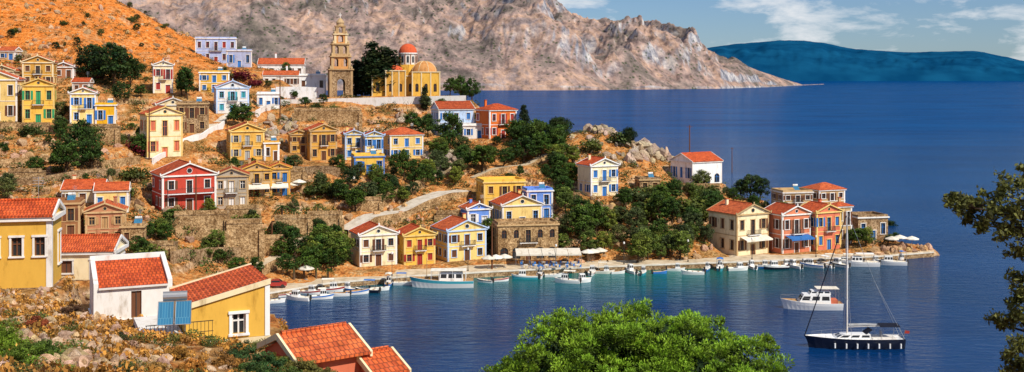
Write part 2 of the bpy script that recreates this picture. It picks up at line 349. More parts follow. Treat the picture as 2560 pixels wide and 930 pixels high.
# ground material
m,nt,b=newmat('hillside_ground',.95,.1)
tc=nd(nt,'ShaderNodeTexCoord'); ge=nd(nt,'ShaderNodeNewGeometry')
n1=nd(nt,'ShaderNodeTexNoise',{'Vector':(tc,3),'Scale':.12,'Detail':9.0,'Roughness':.68})
n2=nd(nt,'ShaderNodeTexNoise',{'Vector':(tc,3),'Scale':.8,'Detail':10.0,'Roughness':.78})
g1=ramp(nt,n2,[(.33,(.12,.045,.015)),(.42,(.40,.13,.035)),(.50,(.62,.25,.065)),(.58,(.58,.33,.13)),(.68,(.66,.52,.36))])
g2=ramp(nt,n2,[(.34,(.06,.055,.016)),(.5,(.30,.15,.045)),(.66,(.56,.36,.16))])
f1=ramp(nt,n1,[(.50,(0,0,0)),(.60,(1,1,1))])
c=mix(nt,f1,g1,g2)
sp=nd(nt,'ShaderNodeSeparateXYZ',{0:(ge,0)})
hi=nd(nt,'ShaderNodeMapRange',{0:(sp,2),1:38.0,2:48.0})
g3=ramp(nt,n2,[(.33,(.14,.05,.015)),(.42,(.54,.13,.022)),(.52,(.76,.24,.035)),(.66,(.72,.42,.18))])
g4=ramp(nt,n2,[(.34,(.18,.07,.03)),(.48,(.58,.20,.045)),(.62,(.66,.40,.20))])
c=mix(nt,hi,c,mix(nt,f1,g3,g4))
vo=nd(nt,'ShaderNodeTexVoronoi',{'Vector':(tc,3),'Scale':1.5}); 
rk=ramp(nt,(vo,1),[(0,(.26,.15,.08)),(.5,(.52,.35,.20)),(1,(.68,.54,.38))])
rk2=mix(nt,1.0,rk,ramp(nt,n2,[(.38,(.50,.38,.30)),(.58,(1.15,1.10,1.05))]),'MULTIPLY')
sn=nd(nt,'ShaderNodeSeparateXYZ',{0:(ge,1)})
ad=nd(nt,'ShaderNodeMath',{0:(sn,2),1:(n1,0)},operation='ADD')
sl=nd(nt,'ShaderNodeMapRange',{0:ad,1:1.30,2:1.12})
c=mix(nt,sl,c,rk2)
lk(nt,c,b.inputs['Base Color'])
mm=nd(nt,'ShaderNodeMath',{0:(n2,0),1:(vo,0)},operation='SUBTRACT')
bp=nd(nt,'ShaderNodeBump',{'Strength':1.0,'Distance':.45,'Height':mm}); lk(nt,bp,b.inputs['Normal'])
gridmesh('hillside_terrain',GX,GY,Z,m)
for (x,y,z,W,D,h,r) in BL:
    mb=MB(); par=empty('retaining_wall',(x,y,z),r); mb.box(-W/2,W/2,-D/2,D/2,-3,h-.15,'stone'); mb.box(-W/2-.08,W/2+.08,-D/2-.08,D/2+.08,h-.15,h,'stone2')
    mb.box(-W/2,W/2,-D/2,-D/2+.35,h,h+.7,'stone')
    for q in(-.5,.5): mb.box(W*q-.5,W*q+.5,-D/2-.4,-D/2-.003,-3,h*.8,'stone')
    mb.obj('masonry',par)
# ------------------------------------------------------------------ walls with openings
def wall(mbs,O,dx,n,W,Ht,ops,c,acc,trim,frames=True,dep=.2,through=False):
    P=lambda x,z,d=0:(O[0]+dx[0]*x+n[0]*d,O[1]+dx[1]*x+n[1]*d,O[2]+z)
    X=sorted({0,W,*[o[0] for o in ops],*[o[1] for o in ops]}); Zs=sorted({0,Ht,*[o[2] for o in ops],*[o[3] for o in ops]})
    for a,bb in zip(X[:-1],X[1:]):
        for s,t in zip(Zs[:-1],Zs[1:]):
            xm=(a+bb)/2; zm=(s+t)/2
            if any(o[0]<xm<o[1] and o[2]<zm<o[3] for o in ops): continue
            mbs['walls'].face([P(a,s),P(bb,s),P(bb,t),P(a,t)],c)
    fr=(O,dx,n)
    for (x0,x1,z0,z1,kind) in ops:
        w=x1-x0
        if kind=='arch':
            r=w/2; zs=z1-r; sg=8; pa=[(x0+r-r*math.cos(math.pi*i/sg),zs+r*math.sin(math.pi*i/sg)) for i in range(sg+1)]
            for (a,s),(bb,t) in zip(pa[:-1],pa[1:]):
                mbs['walls'].face([P(a,s),P(bb,t),P(bb,z1),P(a,z1)],c)
                mbs['walls'].face([P(a,s),P(bb,t),P(bb,t,-dep),P(a,s,-dep)],c)
            ztop=zs
        else:
            ztop=z1; mbs['walls'].face([P(x0,z1),P(x1,z1),P(x1,z1,-dep),P(x0,z1,-dep)],c)
        mbs['walls'].face([P(x0,z0),P(x0,ztop),P(x0,ztop,-dep),P(x0,z0,-dep)],c)
        mbs['walls'].face([P(x1,z0),P(x1,ztop),P(x1,ztop,-dep),P(x1,z0,-dep)],c)
        mbs['walls'].face([P(x0,z0),P(x1,z0),P(x1,z0,-dep),P(x0,z0,-dep)],c)
        if through: continue
        S=mbs['shutters'].box; T=mbs['trim'].box
        q=R.random()
        if kind=='door' or (kind=='win' and q<.3):
            S(x0,x1,-dep,-dep+.06,z0,z1,acc,fr)
            S((x0+x1)/2-.03,(x0+x1)/2+.03,-dep+.06,-dep+.1,z0,z1,'dark',fr)
        else:
            mbs['windows'].face([P(x0,z0,-dep),P(x1,z0,-dep),P(x1,z1,-dep),P(x0,z1,-dep)],'glass')
            xm=(x0+x1)/2; 
            for a,bb in((x0,x0+.09),(xm-.045,xm+.045),(x1-.09,x1)): S(a,bb,-dep+.01,-dep+.07,z0,z1,acc,fr)
            zq=z0+(z1-z0)*.6; S(x0+.09,xm-.045,-dep+.012,-dep+.068,zq,zq+.08,acc,fr); S(xm+.045,x1-.09,-dep+.012,-dep+.068,zq,zq+.08,acc,fr)
        if kind=='win' and q>.6:
            S(x0-.17-w*.48,x0-.17,.01,.06,z0,z1,acc,fr); S(x1+.17,x1+.17+w*.48,.01,.06,z0,z1,acc,fr)
        if frames and kind!='arch':
            e=.15
            T(x0-e,x0,0.003,.07,z0,z1,trim,fr); T(x1,x1+e,0.003,.07,z0,z1,trim,fr)
            T(x0-e-.05,x1+e+.05,0.003,.12,z1,z1+e,trim,fr); 
            if kind!='door': T(x0-e-.05,x1+e+.05,0.003,.14,z0-.12,z0,trim,fr)
def newparts(): return {k:MB() for k in('walls','roof','windows','shutters','trim','foundation','balcony','awning')}
def finish(mbs,par):
    for k,mb in mbs.items(): mb.obj(k,par)
def openings(W,st,sh,nb,door,arch=False,nodoor=False):
    o=[]; ww=min(1.1,W/nb*.45)
    for s in range(st):
        for i in range(nb):
            xc=W*(i+.5)/nb; zb=s*sh
            if door and s==0 and i==nb//2 and not nodoor: o.append((xc-ww*.55,xc+ww*.55,.02,min(2.3,sh*.78),'door'))
            elif door and s==0 and arch: o.append((xc-ww*.8,xc+ww*.8,.3,min(2.7,sh*.85),'arch'))
            elif door and s>0 and i==nb//2: o.append((xc-ww*.5,xc+ww*.5,zb+.12,zb+sh*.76,'win'))
            else:
                if not door and R.random()<.15: continue
                if nodoor: o.append((xc-ww/2,xc+ww/2,zb+sh*.48,zb+sh*.76,'door2')); continue
                o.append((xc-ww/2,xc+ww/2,zb+sh*.28,zb+sh*.77,'arch' if arch else 'win'))
    return o
def roofgen(mbs,W,D,Ht,kind,c,trim,tile='tile'):
    e=.4; rf=mbs['roof']; T=mbs['trim']
    if kind=='gf':
        r=W*.2; hw=W/2+e; z0=Ht+.3; sl=r/(W/2)
        for sgn in(-1,1):
            a=[(sgn*hw,-D/2-e,z0),(sgn*hw,D/2+e,z0),(0,D/2+e,z0+r+e*sl),(0,-D/2-e,z0+r+e*sl)]
            rf.face([(x,y,z+.12) for x,y,z in a],tile); rf.face(a,tile); 
            rf.face([a[0],a[1],(a[1][0],a[1][1],a[1][2]+.12),(a[0][0],a[0][1],a[0][2]+.12)],tile)
            for yy in(-D/2-e,D/2+e):
                y0,y1=(yy-.06,yy+.16) if yy<0 else (yy-.16,yy+.06)
                q=[(sgn*(hw+.05),z0-.1),(sgn*(hw+.05),z0+.14),(0,z0+r+e*sl+.15),(0,z0+r+e*sl-.12)]
                A1=[(x,y0,z) for x,z in q]; B1=[(x,y1,z) for x,z in q]
                T.face(A1,trim); T.face(B1,trim)
                for i in range(4): T.face([A1[i],A1[(i+1)%4],B1[(i+1)%4],B1[i]],trim)
        for yy in(-D/2-.02,D/2+.02): mbs['walls'].face([(-W/2,yy,z0),(W/2,yy,z0),(0,yy,z0+r)],c)
        mbs['windows'].face([(math.cos(t)*r*.22,-D/2-.04,z0+r*.38+math.sin(t)*r*.22) for t in [i*math.pi/5 for i in range(10)]],'glass')
        T.tube([(math.cos(t)*r*.25,-D/2-.05,z0+r*.38+math.sin(t)*r*.25) for t in [i*math.pi/5 for i in range(11)]],.05,trim,4)
        T.box(-.12,.12,-D/2-e-.05,-D/2-e+.15,z0+r+e*sl+.13,z0+r+e*sl+.55,trim)
        for sgn in(-1,1): T.box(sgn*hw-.12,sgn*hw+.12,-D/2-e-.05,-D/2-e+.15,z0+.14,z0+.5,trim)
        rf.tube([(0,-D/2+.5,z0+r+e*sl+.15),(0,D/2-.2,z0+r+e*sl+.15)],.12,tile,6)
    elif kind=='gs':
        r=D*.2; hd=D/2+e; z0=Ht+.3; sl=r/(D/2)
        for sgn in(-1,1):
            a=[(-W/2-e*.5,sgn*hd,z0),(W/2+e*.5,sgn*hd,z0),(W/2+e*.5,0,z0+r+e*sl),(-W/2-e*.5,0,z0+r+e*sl)]
            rf.face([(x,y,z+.12) for x,y,z in a],tile); rf.face(a,trim)
            rf.face([a[0],a[1],(a[1][0],a[1][1],a[1][2]+.12),(a[0][0],a[0][1],a[0][2]+.12)],tile)
            for xx in(-W/2-e*.5,W/2+e*.5):
                q=[(sgn*hd,z0-.1),(sgn*hd,z0+.16),(0,z0+r+e*sl+.17),(0,z0+r+e*sl-.12)]
                A1=[(xx-.06,y,z) for y,z in q]; B1=[(xx+.06,y,z) for y,z in q]
                T.face(A1,trim); T.face(B1,trim)
                for i in range(4): T.face([A1[i],A1[(i+1)%4],B1[(i+1)%4],B1[i]],trim)
        for xx in(-W/2,W/2): mbs['walls'].face([(xx,-D/2,z0),(xx,D/2,z0),(xx,0,z0+r)],c)
        rf.tube([(-W/2,0,z0+r+e*sl+.15),(W/2,0,z0+r+e*sl+.15)],.12,tile,6)
    elif kind=='hip':
        z0=Ht+.3; hw=W/2+e; hd=D/2+e; r=min(W,D)*.22; L=max(W-D,0)/2; K=max(D-W,0)/2
        a=[(-hw,-hd,z0),(hw,-hd,z0),(hw,hd,z0),(-hw,hd,z0)]
        p,q=((-L-.01,0,z0+r),(L+.01,0,z0+r)) if W>=D else ((0,-K-.01,z0+r),(0,K+.01,z0+r))
        if W>=D: fs=[[a[0],a[1],q,p],[a[1],a[2],q],[a[2],a[3],p,q],[a[3],a[0],p]]
        else: fs=[[a[0],a[1],p],[a[1],a[2],q,p],[a[2],a[3],q],[a[3],a[0],p,q]]
        for f_ in fs: rf.face([(x,y,z+.06) for x,y,z in f_],tile)
        rf.face(a,trim); 
        for x0,x1,y0,y1 in((-hw,hw,-hd,-hd+.1),(-hw,hw,hd-.1,hd),(-hw,-hw+.1,-hd+.1,hd-.1),(hw-.1,hw,-hd+.1,hd-.1)): rf.box(x0,x1,y0,y1,z0-.03,z0+.07,tile)
    else:
        rf.box(-W/2+.25,W/2-.25,-D/2+.25,D/2-.25,Ht,Ht+.12,'paving')
        for x0,x1,y0,y1 in((-W/2,W/2,-D/2,-D/2+.25),(-W/2,W/2,D/2-.25,D/2),(-W/2,-W/2+.25,-D/2+.25,D/2-.25),(W/2-.25,W/2,-D/2+.25,D/2-.25)): mbs['walls'].box(x0,x1,y0,y1,Ht+.25,Ht+.75,c)
def ring(mb,W,D,z0,z1,o,k):
    W2=W/2; D2=D/2
    mb.box(-W2-o,W2+o,-D2-o,-D2-.002,z0,z1,k); mb.box(-W2-o,W2+o,D2+.002,D2+o,z0,z1,k)
    mb.box(-W2-o,-W2-.002,-D2,D2,z0,z1,k); mb.box(W2+.002,W2+o,-D2,D2,z0,z1,k)
def balcony(mb,xc,yf,z,w,dp=.95):
    mb.box(xc-w/2,xc+w/2,yf-dp,yf-.15,z-.14,z,'white')
    for x in(xc-w/2+.2,xc+w/2-.35): mb.box(x,x+.15,yf-dp*.7,yf-.15,z-.45,z-.142,'white')
    y=yf-dp+.05
    for zz in(z+.08,z+.98): mb.box(xc-w/2+.03,xc+w/2-.03,y-.03,y+.03,zz,zz+.06,'dark')
    n=int(w/.16)
    for i in range(n+1):
        x=xc-w/2+.05+(w-.1)*i/n; mb.box(x-.015,x+.015,y-.012,y+.012,z,z+.98,'dark')
    for x in(xc-w/2+.04,xc+w/2-.04):
        mb.box(x-.02,x+.02,y+.03,yf-.15,z+.98,z+1.03,'dark')
        for j in range(5): mb.box(x-.012,x+.012,y+.15*(j+1)-.012,y+.15*(j+1)+.012,z,z+.98,'dark')
def awning(mb,xc,yf,z,w,dp=2.2,k='canvas'):
    a=[(xc-w/2,yf-.1,z),(xc+w/2,yf-.1,z),(xc+w/2,yf-dp,z-.6),(xc-w/2,yf-dp,z-.6)]
    mb.face(a,k); mb.face([a[3],a[2],(a[2][0],a[2][1],z-.9),(a[3][0],a[3][1],z-.9)],k)
    for x in(xc-w/2+.05,xc+w/2-.05): mb.tube([(x,yf-dp+.05,z-.65),(x,yf-dp+.05,z-2.9)],.03,'metal',5)
for h in HS:
    W,D,Ht,st,c,tr,ac=h['W'],h['D'],h['H'],h['st'],h['c'],h['trim'],h['acc']
    par=empty(h['name'],(h['x'],h['y'],h['z']),h['rot']); m_=newparts(); sh=Ht/st
    near=h['y']<120
    nb=h.get('nb') or max(2,int(round(W/2.5))); nd_=max(2,int(round(D/2.8)))
    if nb%2==0 and nb>3 and not near: nb-=1
    ar=h.get('arch')
    wall(m_,(-W/2,-D/2,0),(1,0),(0,-1),W,Ht,openings(W,st,sh,nb,True,ar,h.get('nodoor')),c,ac,tr)
    wall(m_,(-W/2,D/2,0),(0,-1),(-1,0),D,Ht,openings(D,st,sh,nd_,False),c,ac,tr)
    wall(m_,(W/2,-D/2,0),(0,1),(1,0),D,Ht,openings(D,st,sh,nd_,False),c,ac,tr)
    wall(m_,(W/2,D/2,0),(-1,0),(0,1),W,Ht,openings(W,st,sh,nb,False),c,ac,tr)
    ring(m_['trim'],W,D,Ht,Ht+.3,.28,tr); m_['walls'].box(-W/2,W/2,-D/2,D/2,Ht,Ht+.25,c)
    if st>1 and c not in('stone','stone2'): ring(m_['trim'],W,D,sh-.08,sh+.06,.07,tr)
    if c not in('stone','stone2'):
        for sx in(-1,1):
            x0=sx*W/2; m_['trim'].box(min(x0,x0-sx*.35),max(x0,x0-sx*.35),-D/2-.05,-D/2-.004,0.02,Ht-.003,tr)
            m_['trim'].box(min(x0+sx*.004,x0+sx*.05),max(x0+sx*.004,x0+sx*.05),-D/2,-D/2+.35,0.02,Ht-.003,tr)
    roofgen(m_,W,D,Ht,h['roof'],c,tr)
    m_['foundation'].box(-W/2-.12,W/2+.12,-D/2-.12,D/2+.12,-5 if not near else -2.5,.02,'stone' if not near else 'rubble')
    if h['bal']: balcony(m_['balcony'],0,-D/2,sh+.1 if st>1 else .1,W*(.36 if h['bal']==1 else .85),.95 if h['bal']==1 else 1.5)
    elif st>1 and not near and R.random()<.5: balcony(m_['balcony'],0,-D/2,sh+.1,W*.3,.8)
    if h.get('awn'): awning(m_['awning'],0,-D/2,sh*.95,W*.8,2.3,'canvas' if h['awn']==1 else 'dblue')
    if R.random()<.45 and h['roof']!='flat' and not near:
        x=W*R.uniform(-.3,.3); y=D*.2; m_['roof'].box(x-.3,x+.3,y-.25,y+.25,Ht+.2,Ht+W*.2+1.1,c); m_['roof'].box(x-.38,x+.38,y-.33,y+.33,Ht+W*.2+1.1,Ht+W*.2+1.25,'tile')
    if h['roof']=='flat' and R.random()<.7 :
        x=W*.2; m_['roof'].tube([(x-.6,D*.2,Ht+1.5),(x+.6,D*.2,Ht+1.5)],.28,'white',8); a=[(x-.7,D*.2-.1,Ht+1.3),(x+.7,D*.2-.1,Ht+1.3),(x+.7,D*.2-1.4,Ht+.3),(x-.7,D*.2-1.4,Ht+.3)]; m_['roof'].face(a,'solar')
        m_['roof'].box(x-.5,x-.45,D*.2,D*.2+.05,Ht+.1,Ht+1.3,'metal'); m_['roof'].box(x+.45,x+.5,D*.2,D*.2+.05,Ht+.1,Ht+1.3,'metal')
    if R.random()<.4:
        x=W*.3; zt=Ht+.5; m_['roof'].tube([(x,0,zt),(x,0,zt+2.6)],.025,'metal',4)
        for q in range(4): m_['roof'].tube([(x-.4,0,zt+1.9+q*.2),(x+.4,0,zt+1.9+q*.2)],.014,'metal',3)
    finish(m_,par)
# ------------------------------------------------------------------ near: white shed-roof house
x,y,z=wpt(284,806,68); y+=3.0; r=math.radians(24)
par=empty('white_house',(x,y,z),r); m_=newparts(); W,D=4.7,4.4; hf,hb=2.1,3.1
wall(m_,(-W/2,-D/2,0),(1,0),(0,-1),W,hf,[(W*.47,W*.47+.62,.05,1.75,'door')],'white','dbrown','white',frames=False)
wl=m_['walls']
for sx in(-1,1):
    X0=sx*W/2; a,bq=(X0-.0,X0-sx*.28)
    for xx in(a,bq): wl.face([(xx,-D/2+.001,0),(xx,D/2,0),(xx,D/2,hb+.35),(xx,-D/2+.001,hf+.25)],'white')
    wl.face([(a,-D/2,hf+.25),(bq,-D/2,hf+.25),(bq,D/2,hb+.35),(a,D/2,hb+.35)],'white')
    wl.face([(a,-D/2-.003,hf-.02),(bq,-D/2-.003,hf-.02),(bq,-D/2-.003,hf+.25),(a,-D/2-.003,hf+.25)],'white')
wl.box(-W/2+.002,W/2-.002,D/2-.28,D/2,0,hb+.36,'white')
m_['roof'].face([(-W/2+.28,-D/2-.15,hf),(W/2-.28,-D/2-.15,hf),(W/2-.28,D/2-.28,hb+.05),(-W/2+.28,D/2-.28,hb+.05)],'tile')
m_['trim'].box(-W/2+.28,W/2-.28,-D/2-.2,-D/2,hf-.12,hf-.004,'white')
m_['foundation'].box(-W/2-.1,W/2+.1,-D/2-.1,D/2+.1,-3,.02,'white')
finish(m_,par)
# near: yellow house with sloping roof and terrace
x,y,z=wpt(514,852,60); y+=2.9; r=math.radians(24)
par=empty('yellow_house',(x,y,z),r); m_=newparts(); W,D=4.5,5.4; hl,hr=1.9,3.0
wl=m_['walls']
wall(m_,(-W/2,-D/2,0),(1,0),(0,-1),W,hl,[(W*.55,W*.55+.75,.25,1.35,'door2')],'yellow','white','white')
wl.face([(-W/2,-D/2,hl),(W/2,-D/2,hl),(W/2,-D/2,hr)],'yellow')
wl.face([(-W/2,D/2,0),(W/2,D/2,0),(W/2,D/2,hr),(-W/2,D/2,hl)],'yellow')
wl.face([(-W/2,-D/2,0),(-W/2,D/2,0),(-W/2,D/2,hl),(-W/2,-D/2,hl)],'yellow')
wl.face([(W/2,-D/2,0),(W/2,D/2,0),(W/2,D/2,hr),(W/2,-D/2,hr)],'yellow')
sl=(hr-hl)/W; e=.18
m_['roof'].face([(-W/2-e,-D/2-.05,hl+.1-e*sl),(W/2+.05,-D/2-.05,hr+.1),(W/2+.05,D/2+e,hr+.1),(-W/2-e,D/2+e,hl+.1-e*sl)],'tile')
for y0 in(-D/2-.14,D/2+.1):
    q=[(-W/2-e,hl-.14),(W/2+.08,hr-.12),(W/2+.08,hr+.16),(-W/2-e,hl+.14)]
    A1=[(a,y0,b_) for a,b_ in q]; B1=[(a,y0+.16,b_) for a,b_ in q]; m_['trim'].face(A1,'cream'); m_['trim'].face(B1,'cream')
    for i in range(4): m_['trim'].face([A1[i],A1[(i+1)%4],B1[(i+1)%4],B1[i]],'cream')
m_['trim'].box(W/2-.22,W/2+.05,-D/2-.06,-D/2-.003,0,hr-.16,'white'); m_['trim'].box(W/2+.003,W/2+.06,-D/2,-D/2+.25,0,hr-.16,'white')
m_['foundation'].box(-W/2-2.2,W/2+.1,-D/2-.1,D/2,-3,-.02,'cream')
m_['foundation'].box(-W/2-2.2,-W/2-.1,-D/2-.9,D/2,-.02,.5,'white')
bm_=m_['balcony']
for i in range(18):
    xx=-W/2-2.1+i*.2; bm_.box(xx-.012,xx+.012,-D/2-.82,-D/2-.8,.0,1.25,'dark')
bm_.box(-W/2-2.15,-W/2+1.35,-D/2-.83,-D/2-.79,1.25,1.29,'dark'); bm_.box(-W/2-2.15,-W/2+1.35,-D/2-.83,-D/2-.79,.7,.73,'dark')
m_['foundation'].box(-W/2-.098,-W/2+1.4,-D/2-.9,-D/2-.102,-1.5,.1,'white')
finish(m_,par)
# solar water heater
x,y,z=wpt(437,806,58.5); par=empty('solar_water_heater',(x,y,z),math.radians(14)); mb=MB()
for dx in(-.85,.04): 
    mb.face([(dx,-.65,.0),(dx+.8,-.65,.0),(dx+.8,.3,1.05),(dx,.3,1.05)],'solar')
    for a,b_ in(((dx,-.66,.02),(dx+.8,-.66,.02)),((dx+.8,-.66,.02),(dx+.8,.31,1.07)),((dx+.8,.31,1.07),(dx,.31,1.07)),((dx,.31,1.07),(dx,-.66,.02))): mb.tube([a,b_],.02,'metal',5)
mb.obj('panels',par); mb=MB(); mb.tube([(-.62,.45,1.32),(.62,.45,1.32)],.26,'metal',14)
for dx in(-.5,.5): mb.tube([(dx,.4,1.1),(dx,.4,-.6)],.025,'metal',5); mb.tube([(dx,.4,1.0),(dx,-.6,-.05)],.02,'metal',5)
mb.obj('tank',par)
# near roofs at lower centre
for (u,v,Y,rt,W,D,Ht,nm) in((770,962,50,36,3.3,3.6,1.2,'red_roof_house'),(925,990,50,36,1.5,2.6,.9,'red_roof_house')):
    x,y,z=wpt(u,v,Y); par=empty(nm,(x,y+1.5,z),math.radians(rt)); m_=newparts()
    for q in range(4):
        O=[(-W/2,-D/2),(W/2,-D/2),(W/2,D/2),(-W/2,D/2)][q]; dd=[(1,0),(0,1),(-1,0),(0,-1)][q]; nn=[(0,-1),(1,0),(0,1),(-1,0)][q]; L=W if q%2==0 else D
        wall(m_,(O[0],O[1],-2.5),dd,nn,L,Ht+2.5,[(L*.4,L*.4+.7,1.6,2.7,'win')] if q<2 else [],'red' if q==3 else 'pink','dbrown','white')
    roofgen(m_,W,D,Ht-.3,'gs','pink','cream'); m_['foundation'].box(-W/2-.1,W/2+.1,-D/2-.1,D/2+.1,-6,-2.48,'rubble'); finish(m_,par)
# ------------------------------------------------------------------ church & bell tower
def tier(m_,w,z0,z1,c,tr,ops_w,oz0,oz1,n=1,dep=.5,o=.3):
    s=w/2; ops=[]
    for i in range(n):
        xc=w*(i+.5)/n; ops.append((xc-ops_w/2,xc+ops_w/2,oz0,oz1,'arch'))
    for O,d,nn in(((-s,-s,z0),(1,0),(0,-1)),((s,-s,z0),(0,1),(1,0)),((s,s,z0),(-1,0),(0,1)),((-s,s,z0),(0,-1),(-1,0))):
        wall(m_,O,d,nn,w,z1-z0,ops,c,'dark',tr,through=True,dep=dep)
    ring(m_['trim'],w,w,z1-.35,z1,o,tr); m_['walls'].box(-s,s,-s,s,z1-.02,z1+.02,c)
    for sx in(-1,1):
        for sy in(-1,1):
            q=s+.12; m_['trim'].box(min(sx*q,sx*(q-.7)),max(sx*q,sx*(q-.7)),min(sy*q,sy*(q-.7)),max(sy*q,sy*(q-.7)),z0+.02,z1-.37,tr)
x,y,z=wpt(846,243,334); par=empty('bell_tower',(x,y+3.5,z),math.radians(14)); m_=newparts()
tier(m_,6.8,-1,8.6,'stone2','towerstone',2.4,1.4,6.6,o=.45)
tier(m_,5.6,8.6,12.6,'towerorange','tan',1.2,.8,3.2,2,o=.5)
tier(m_,4.8,12.6,16.4,'towerstone','tan',1.1,.7,3.0,2,o=.45)
tier(m_,3.8,16.4,19.4,'towerorange','cream',1.5,.4,2.5,o=.4)
tier(m_,2.7,19.4,21.9,'tan','towerstone',1.2,.3,2.1,1,.3,.3)
for zz,w_ in((8.6,6.4),(12.6,5.4),(16.4,4.6),(19.4,3.5)):
    for sx in(-1,1):
        for sy in(-1,1): m_['roof'].rev(sx*w_/2,sy*w_/2,[(.22,zz),(.28,zz+.5),(.12,zz+.7),(.0,zz+1.2)],'tan',6)
m_['roof'].rev(0,0,[(1.15,21.9),(1.15,22.8),(1.35,22.8),(1.1,23.3),(.6,23.9),(.12,24.3),(0.0,24.5)],'towerstone',12)
m_['trim'].box(-.09,.09,-.09,.09,24.3,25.9,'white'); m_['trim'].box(-.5,.5,-.08,.08,25.1,25.3,'white')
m_['trim'].tube([(0,0,10.6),(0,0,9.4)],[.25,.6],'dark',10)
finish(m_,par)
x,y,z=CH; par=empty('church',(x,y+6,z),math.radians(12)); m_=newparts()
def bx(cx,cy,W,D,Ht,c,nf,ns,z0=-1):
    for O,dx,nn,L,k in(((cx-W/2,cy-D/2,z0),(1,0),(0,-1),W,nf),((cx+W/2,cy-D/2,z0),(0,1),(1,0),D,ns),((cx+W/2,cy+D/2,z0),(-1,0),(0,1),W,0),((cx-W/2,cy+D/2,z0),(0,-1),(-1,0),D,ns)):
        ops=[(L*(i+.5)/k-.5,L*(i+.5)/k+.5,-z0+1.3,-z0+3.8,'arch') for i in range(k)]
        wall(m_,O,dx,nn,L,Ht-z0,ops,c,'dbrown','white')
BX=((0,0,20,10,6.0,'yellow',6,2),(6.2,-3.4,8.4,8,7.2,'yellow',3,2),(-3.0,-2.2,6,8,7.6,'ochre',2,2))
for q in BX: bx(*q)
for cx,cy,W,D,Ht,_,_,_ in BX:
    m_['trim'].box(cx-W/2-.25,cx+W/2+.25,cy-D/2-.25,cy+D/2+.25,Ht,Ht+.3,'cream')
    for sx in(-1,-.34,.34,1): m_['trim'].box(cx+sx*W/2-.18,cx+sx*W/2+.18,cy-D/2-.16,cy-D/2-.004,-.9,Ht-.01,'cream')
hp=[i*math.pi/16 for i in range(9)]
m_['roof'].rev(6.2,-3.4,[(3.9*math.cos(a),7.5+3.3*math.sin(a)) for a in hp],'towerorange',24)
for i in range(8):
    t=i*math.pi/4+.2; m_['trim'].tube([(6.2+3.9*math.cos(a)*math.cos(t),-3.4+3.9*math.cos(a)*math.sin(t),7.5+3.32*math.sin(a)) for a in hp[:8]],.1,'cream',5)
m_['roof'].rev(-3.0,-2.2,[(2.6*math.cos(a),7.9+1.6*math.sin(a)) for a in hp],'dome',16)
dx_,dy_=1.6,1.0
m_['roof'].rev(dx_,dy_,[(3.6,6.2),(3.6,9.6),(3.3,9.6),(3.0,9.7)],'yellow',8)
m_['walls'].rev(dx_,dy_,[(2.7,9.6),(2.7,13.0),(3.0,13.0),(3.0,13.4),(2.8,13.4)],'white',20)
for i in range(10):
    t=i*math.pi/5+.2; cx=dx_+2.73*math.cos(t); cy=dy_+2.73*math.sin(t); tx=(-math.sin(t),math.cos(t))
    m_['windows'].face([(cx-tx[0]*.33,cy-tx[1]*.33,10.3),(cx+tx[0]*.33,cy+tx[1]*.33,10.3),(cx+tx[0]*.33,cy+tx[1]*.33,12.1),(cx,cy,12.5),(cx-tx[0]*.33,cy-tx[1]*.33,12.1)],'glass')
    t+=.31; m_['trim'].tube([(dx_+2.8*math.cos(t),dy_+2.8*math.sin(t),9.7),(dx_+2.8*math.cos(t),dy_+2.8*math.sin(t),13)],.12,'pinkbrown',6)
m_['roof'].rev(dx_,dy_,[(2.85*math.cos(a),13.4+2.9*math.sin(a)) for a in hp],'dome',24)
m_['trim'].box(dx_-.05,dx_+.05,dy_-.05,dy_+.05,16.2,17.5,'white'); m_['trim'].box(dx_-.35,dx_+.35,dy_-.04,dy_+.04,16.9,17.02,'white')
finish(m_,par)
# ------------------------------------------------------------------ linear walls, roads
def resample(P,step=2.0):
    out=[]
    for a,b_ in zip(P[:-1],P[1:]):
        L=math.hypot(b_[0]-a[0],b_[1]-a[1]); n=max(1,int(L/step))
        for i in range(n): out.append((a[0]+(b_[0]-a[0])*i/n,a[1]+(b_[1]-a[1])*i/n))
    out.append(P[-1][:2]); return out
def lwall(name,uv,h,th,mat,Y=None,level=False,cap=None):
    P=[hit(u,v) if Y is None else wpt(u,v,Y) for u,v in uv]; pts=resample(P,2.5 if not level else 50)
    if level and Y is not None: zs=[np.interp(i/(len(pts)-1),np.linspace(0,1,len(P)),[q[2] for q in P]) for i in range(len(pts))]
    else: zs=[float(ground(a,b_)) for a,b_ in pts]
    zs=np.convolve(np.pad(zs,1,mode='edge'),[.25,.5,.25],'valid')
    mb=MB(); L=[];Rr=[]
    for i,(a,b_) in enumerate(pts):
        p=pts[max(i-1,0)]; q=pts[min(i+1,len(pts)-1)]; d=(q[0]-p[0],q[1]-p[1]); l=math.hypot(*d) or 1; n=(-d[1]/l*th/2,d[0]/l*th/2)
        L.append((a+n[0],b_+n[1])); Rr.append((a-n[0],b_-n[1]))
    for i in range(len(pts)-1):
        for S in(L,Rr): mb.face([(*S[i],zs[i]-2.5),(*S[i+1],zs[i+1]-2.5),(*S[i+1],zs[i+1]+h),(*S[i],zs[i]+h)],mat)
        mb.face([(*L[i],zs[i]+h),(*L[i+1],zs[i+1]+h),(*Rr[i+1],zs[i+1]+h),(*Rr[i],zs[i]+h)],cap or mat)
    for i in(0,-1): mb.face([(*L[i],zs[i]-2.5),(*Rr[i],zs[i]-2.5),(*Rr[i],zs[i]+h),(*L[i],zs[i]+h)],mat)
    mb.obj(name)
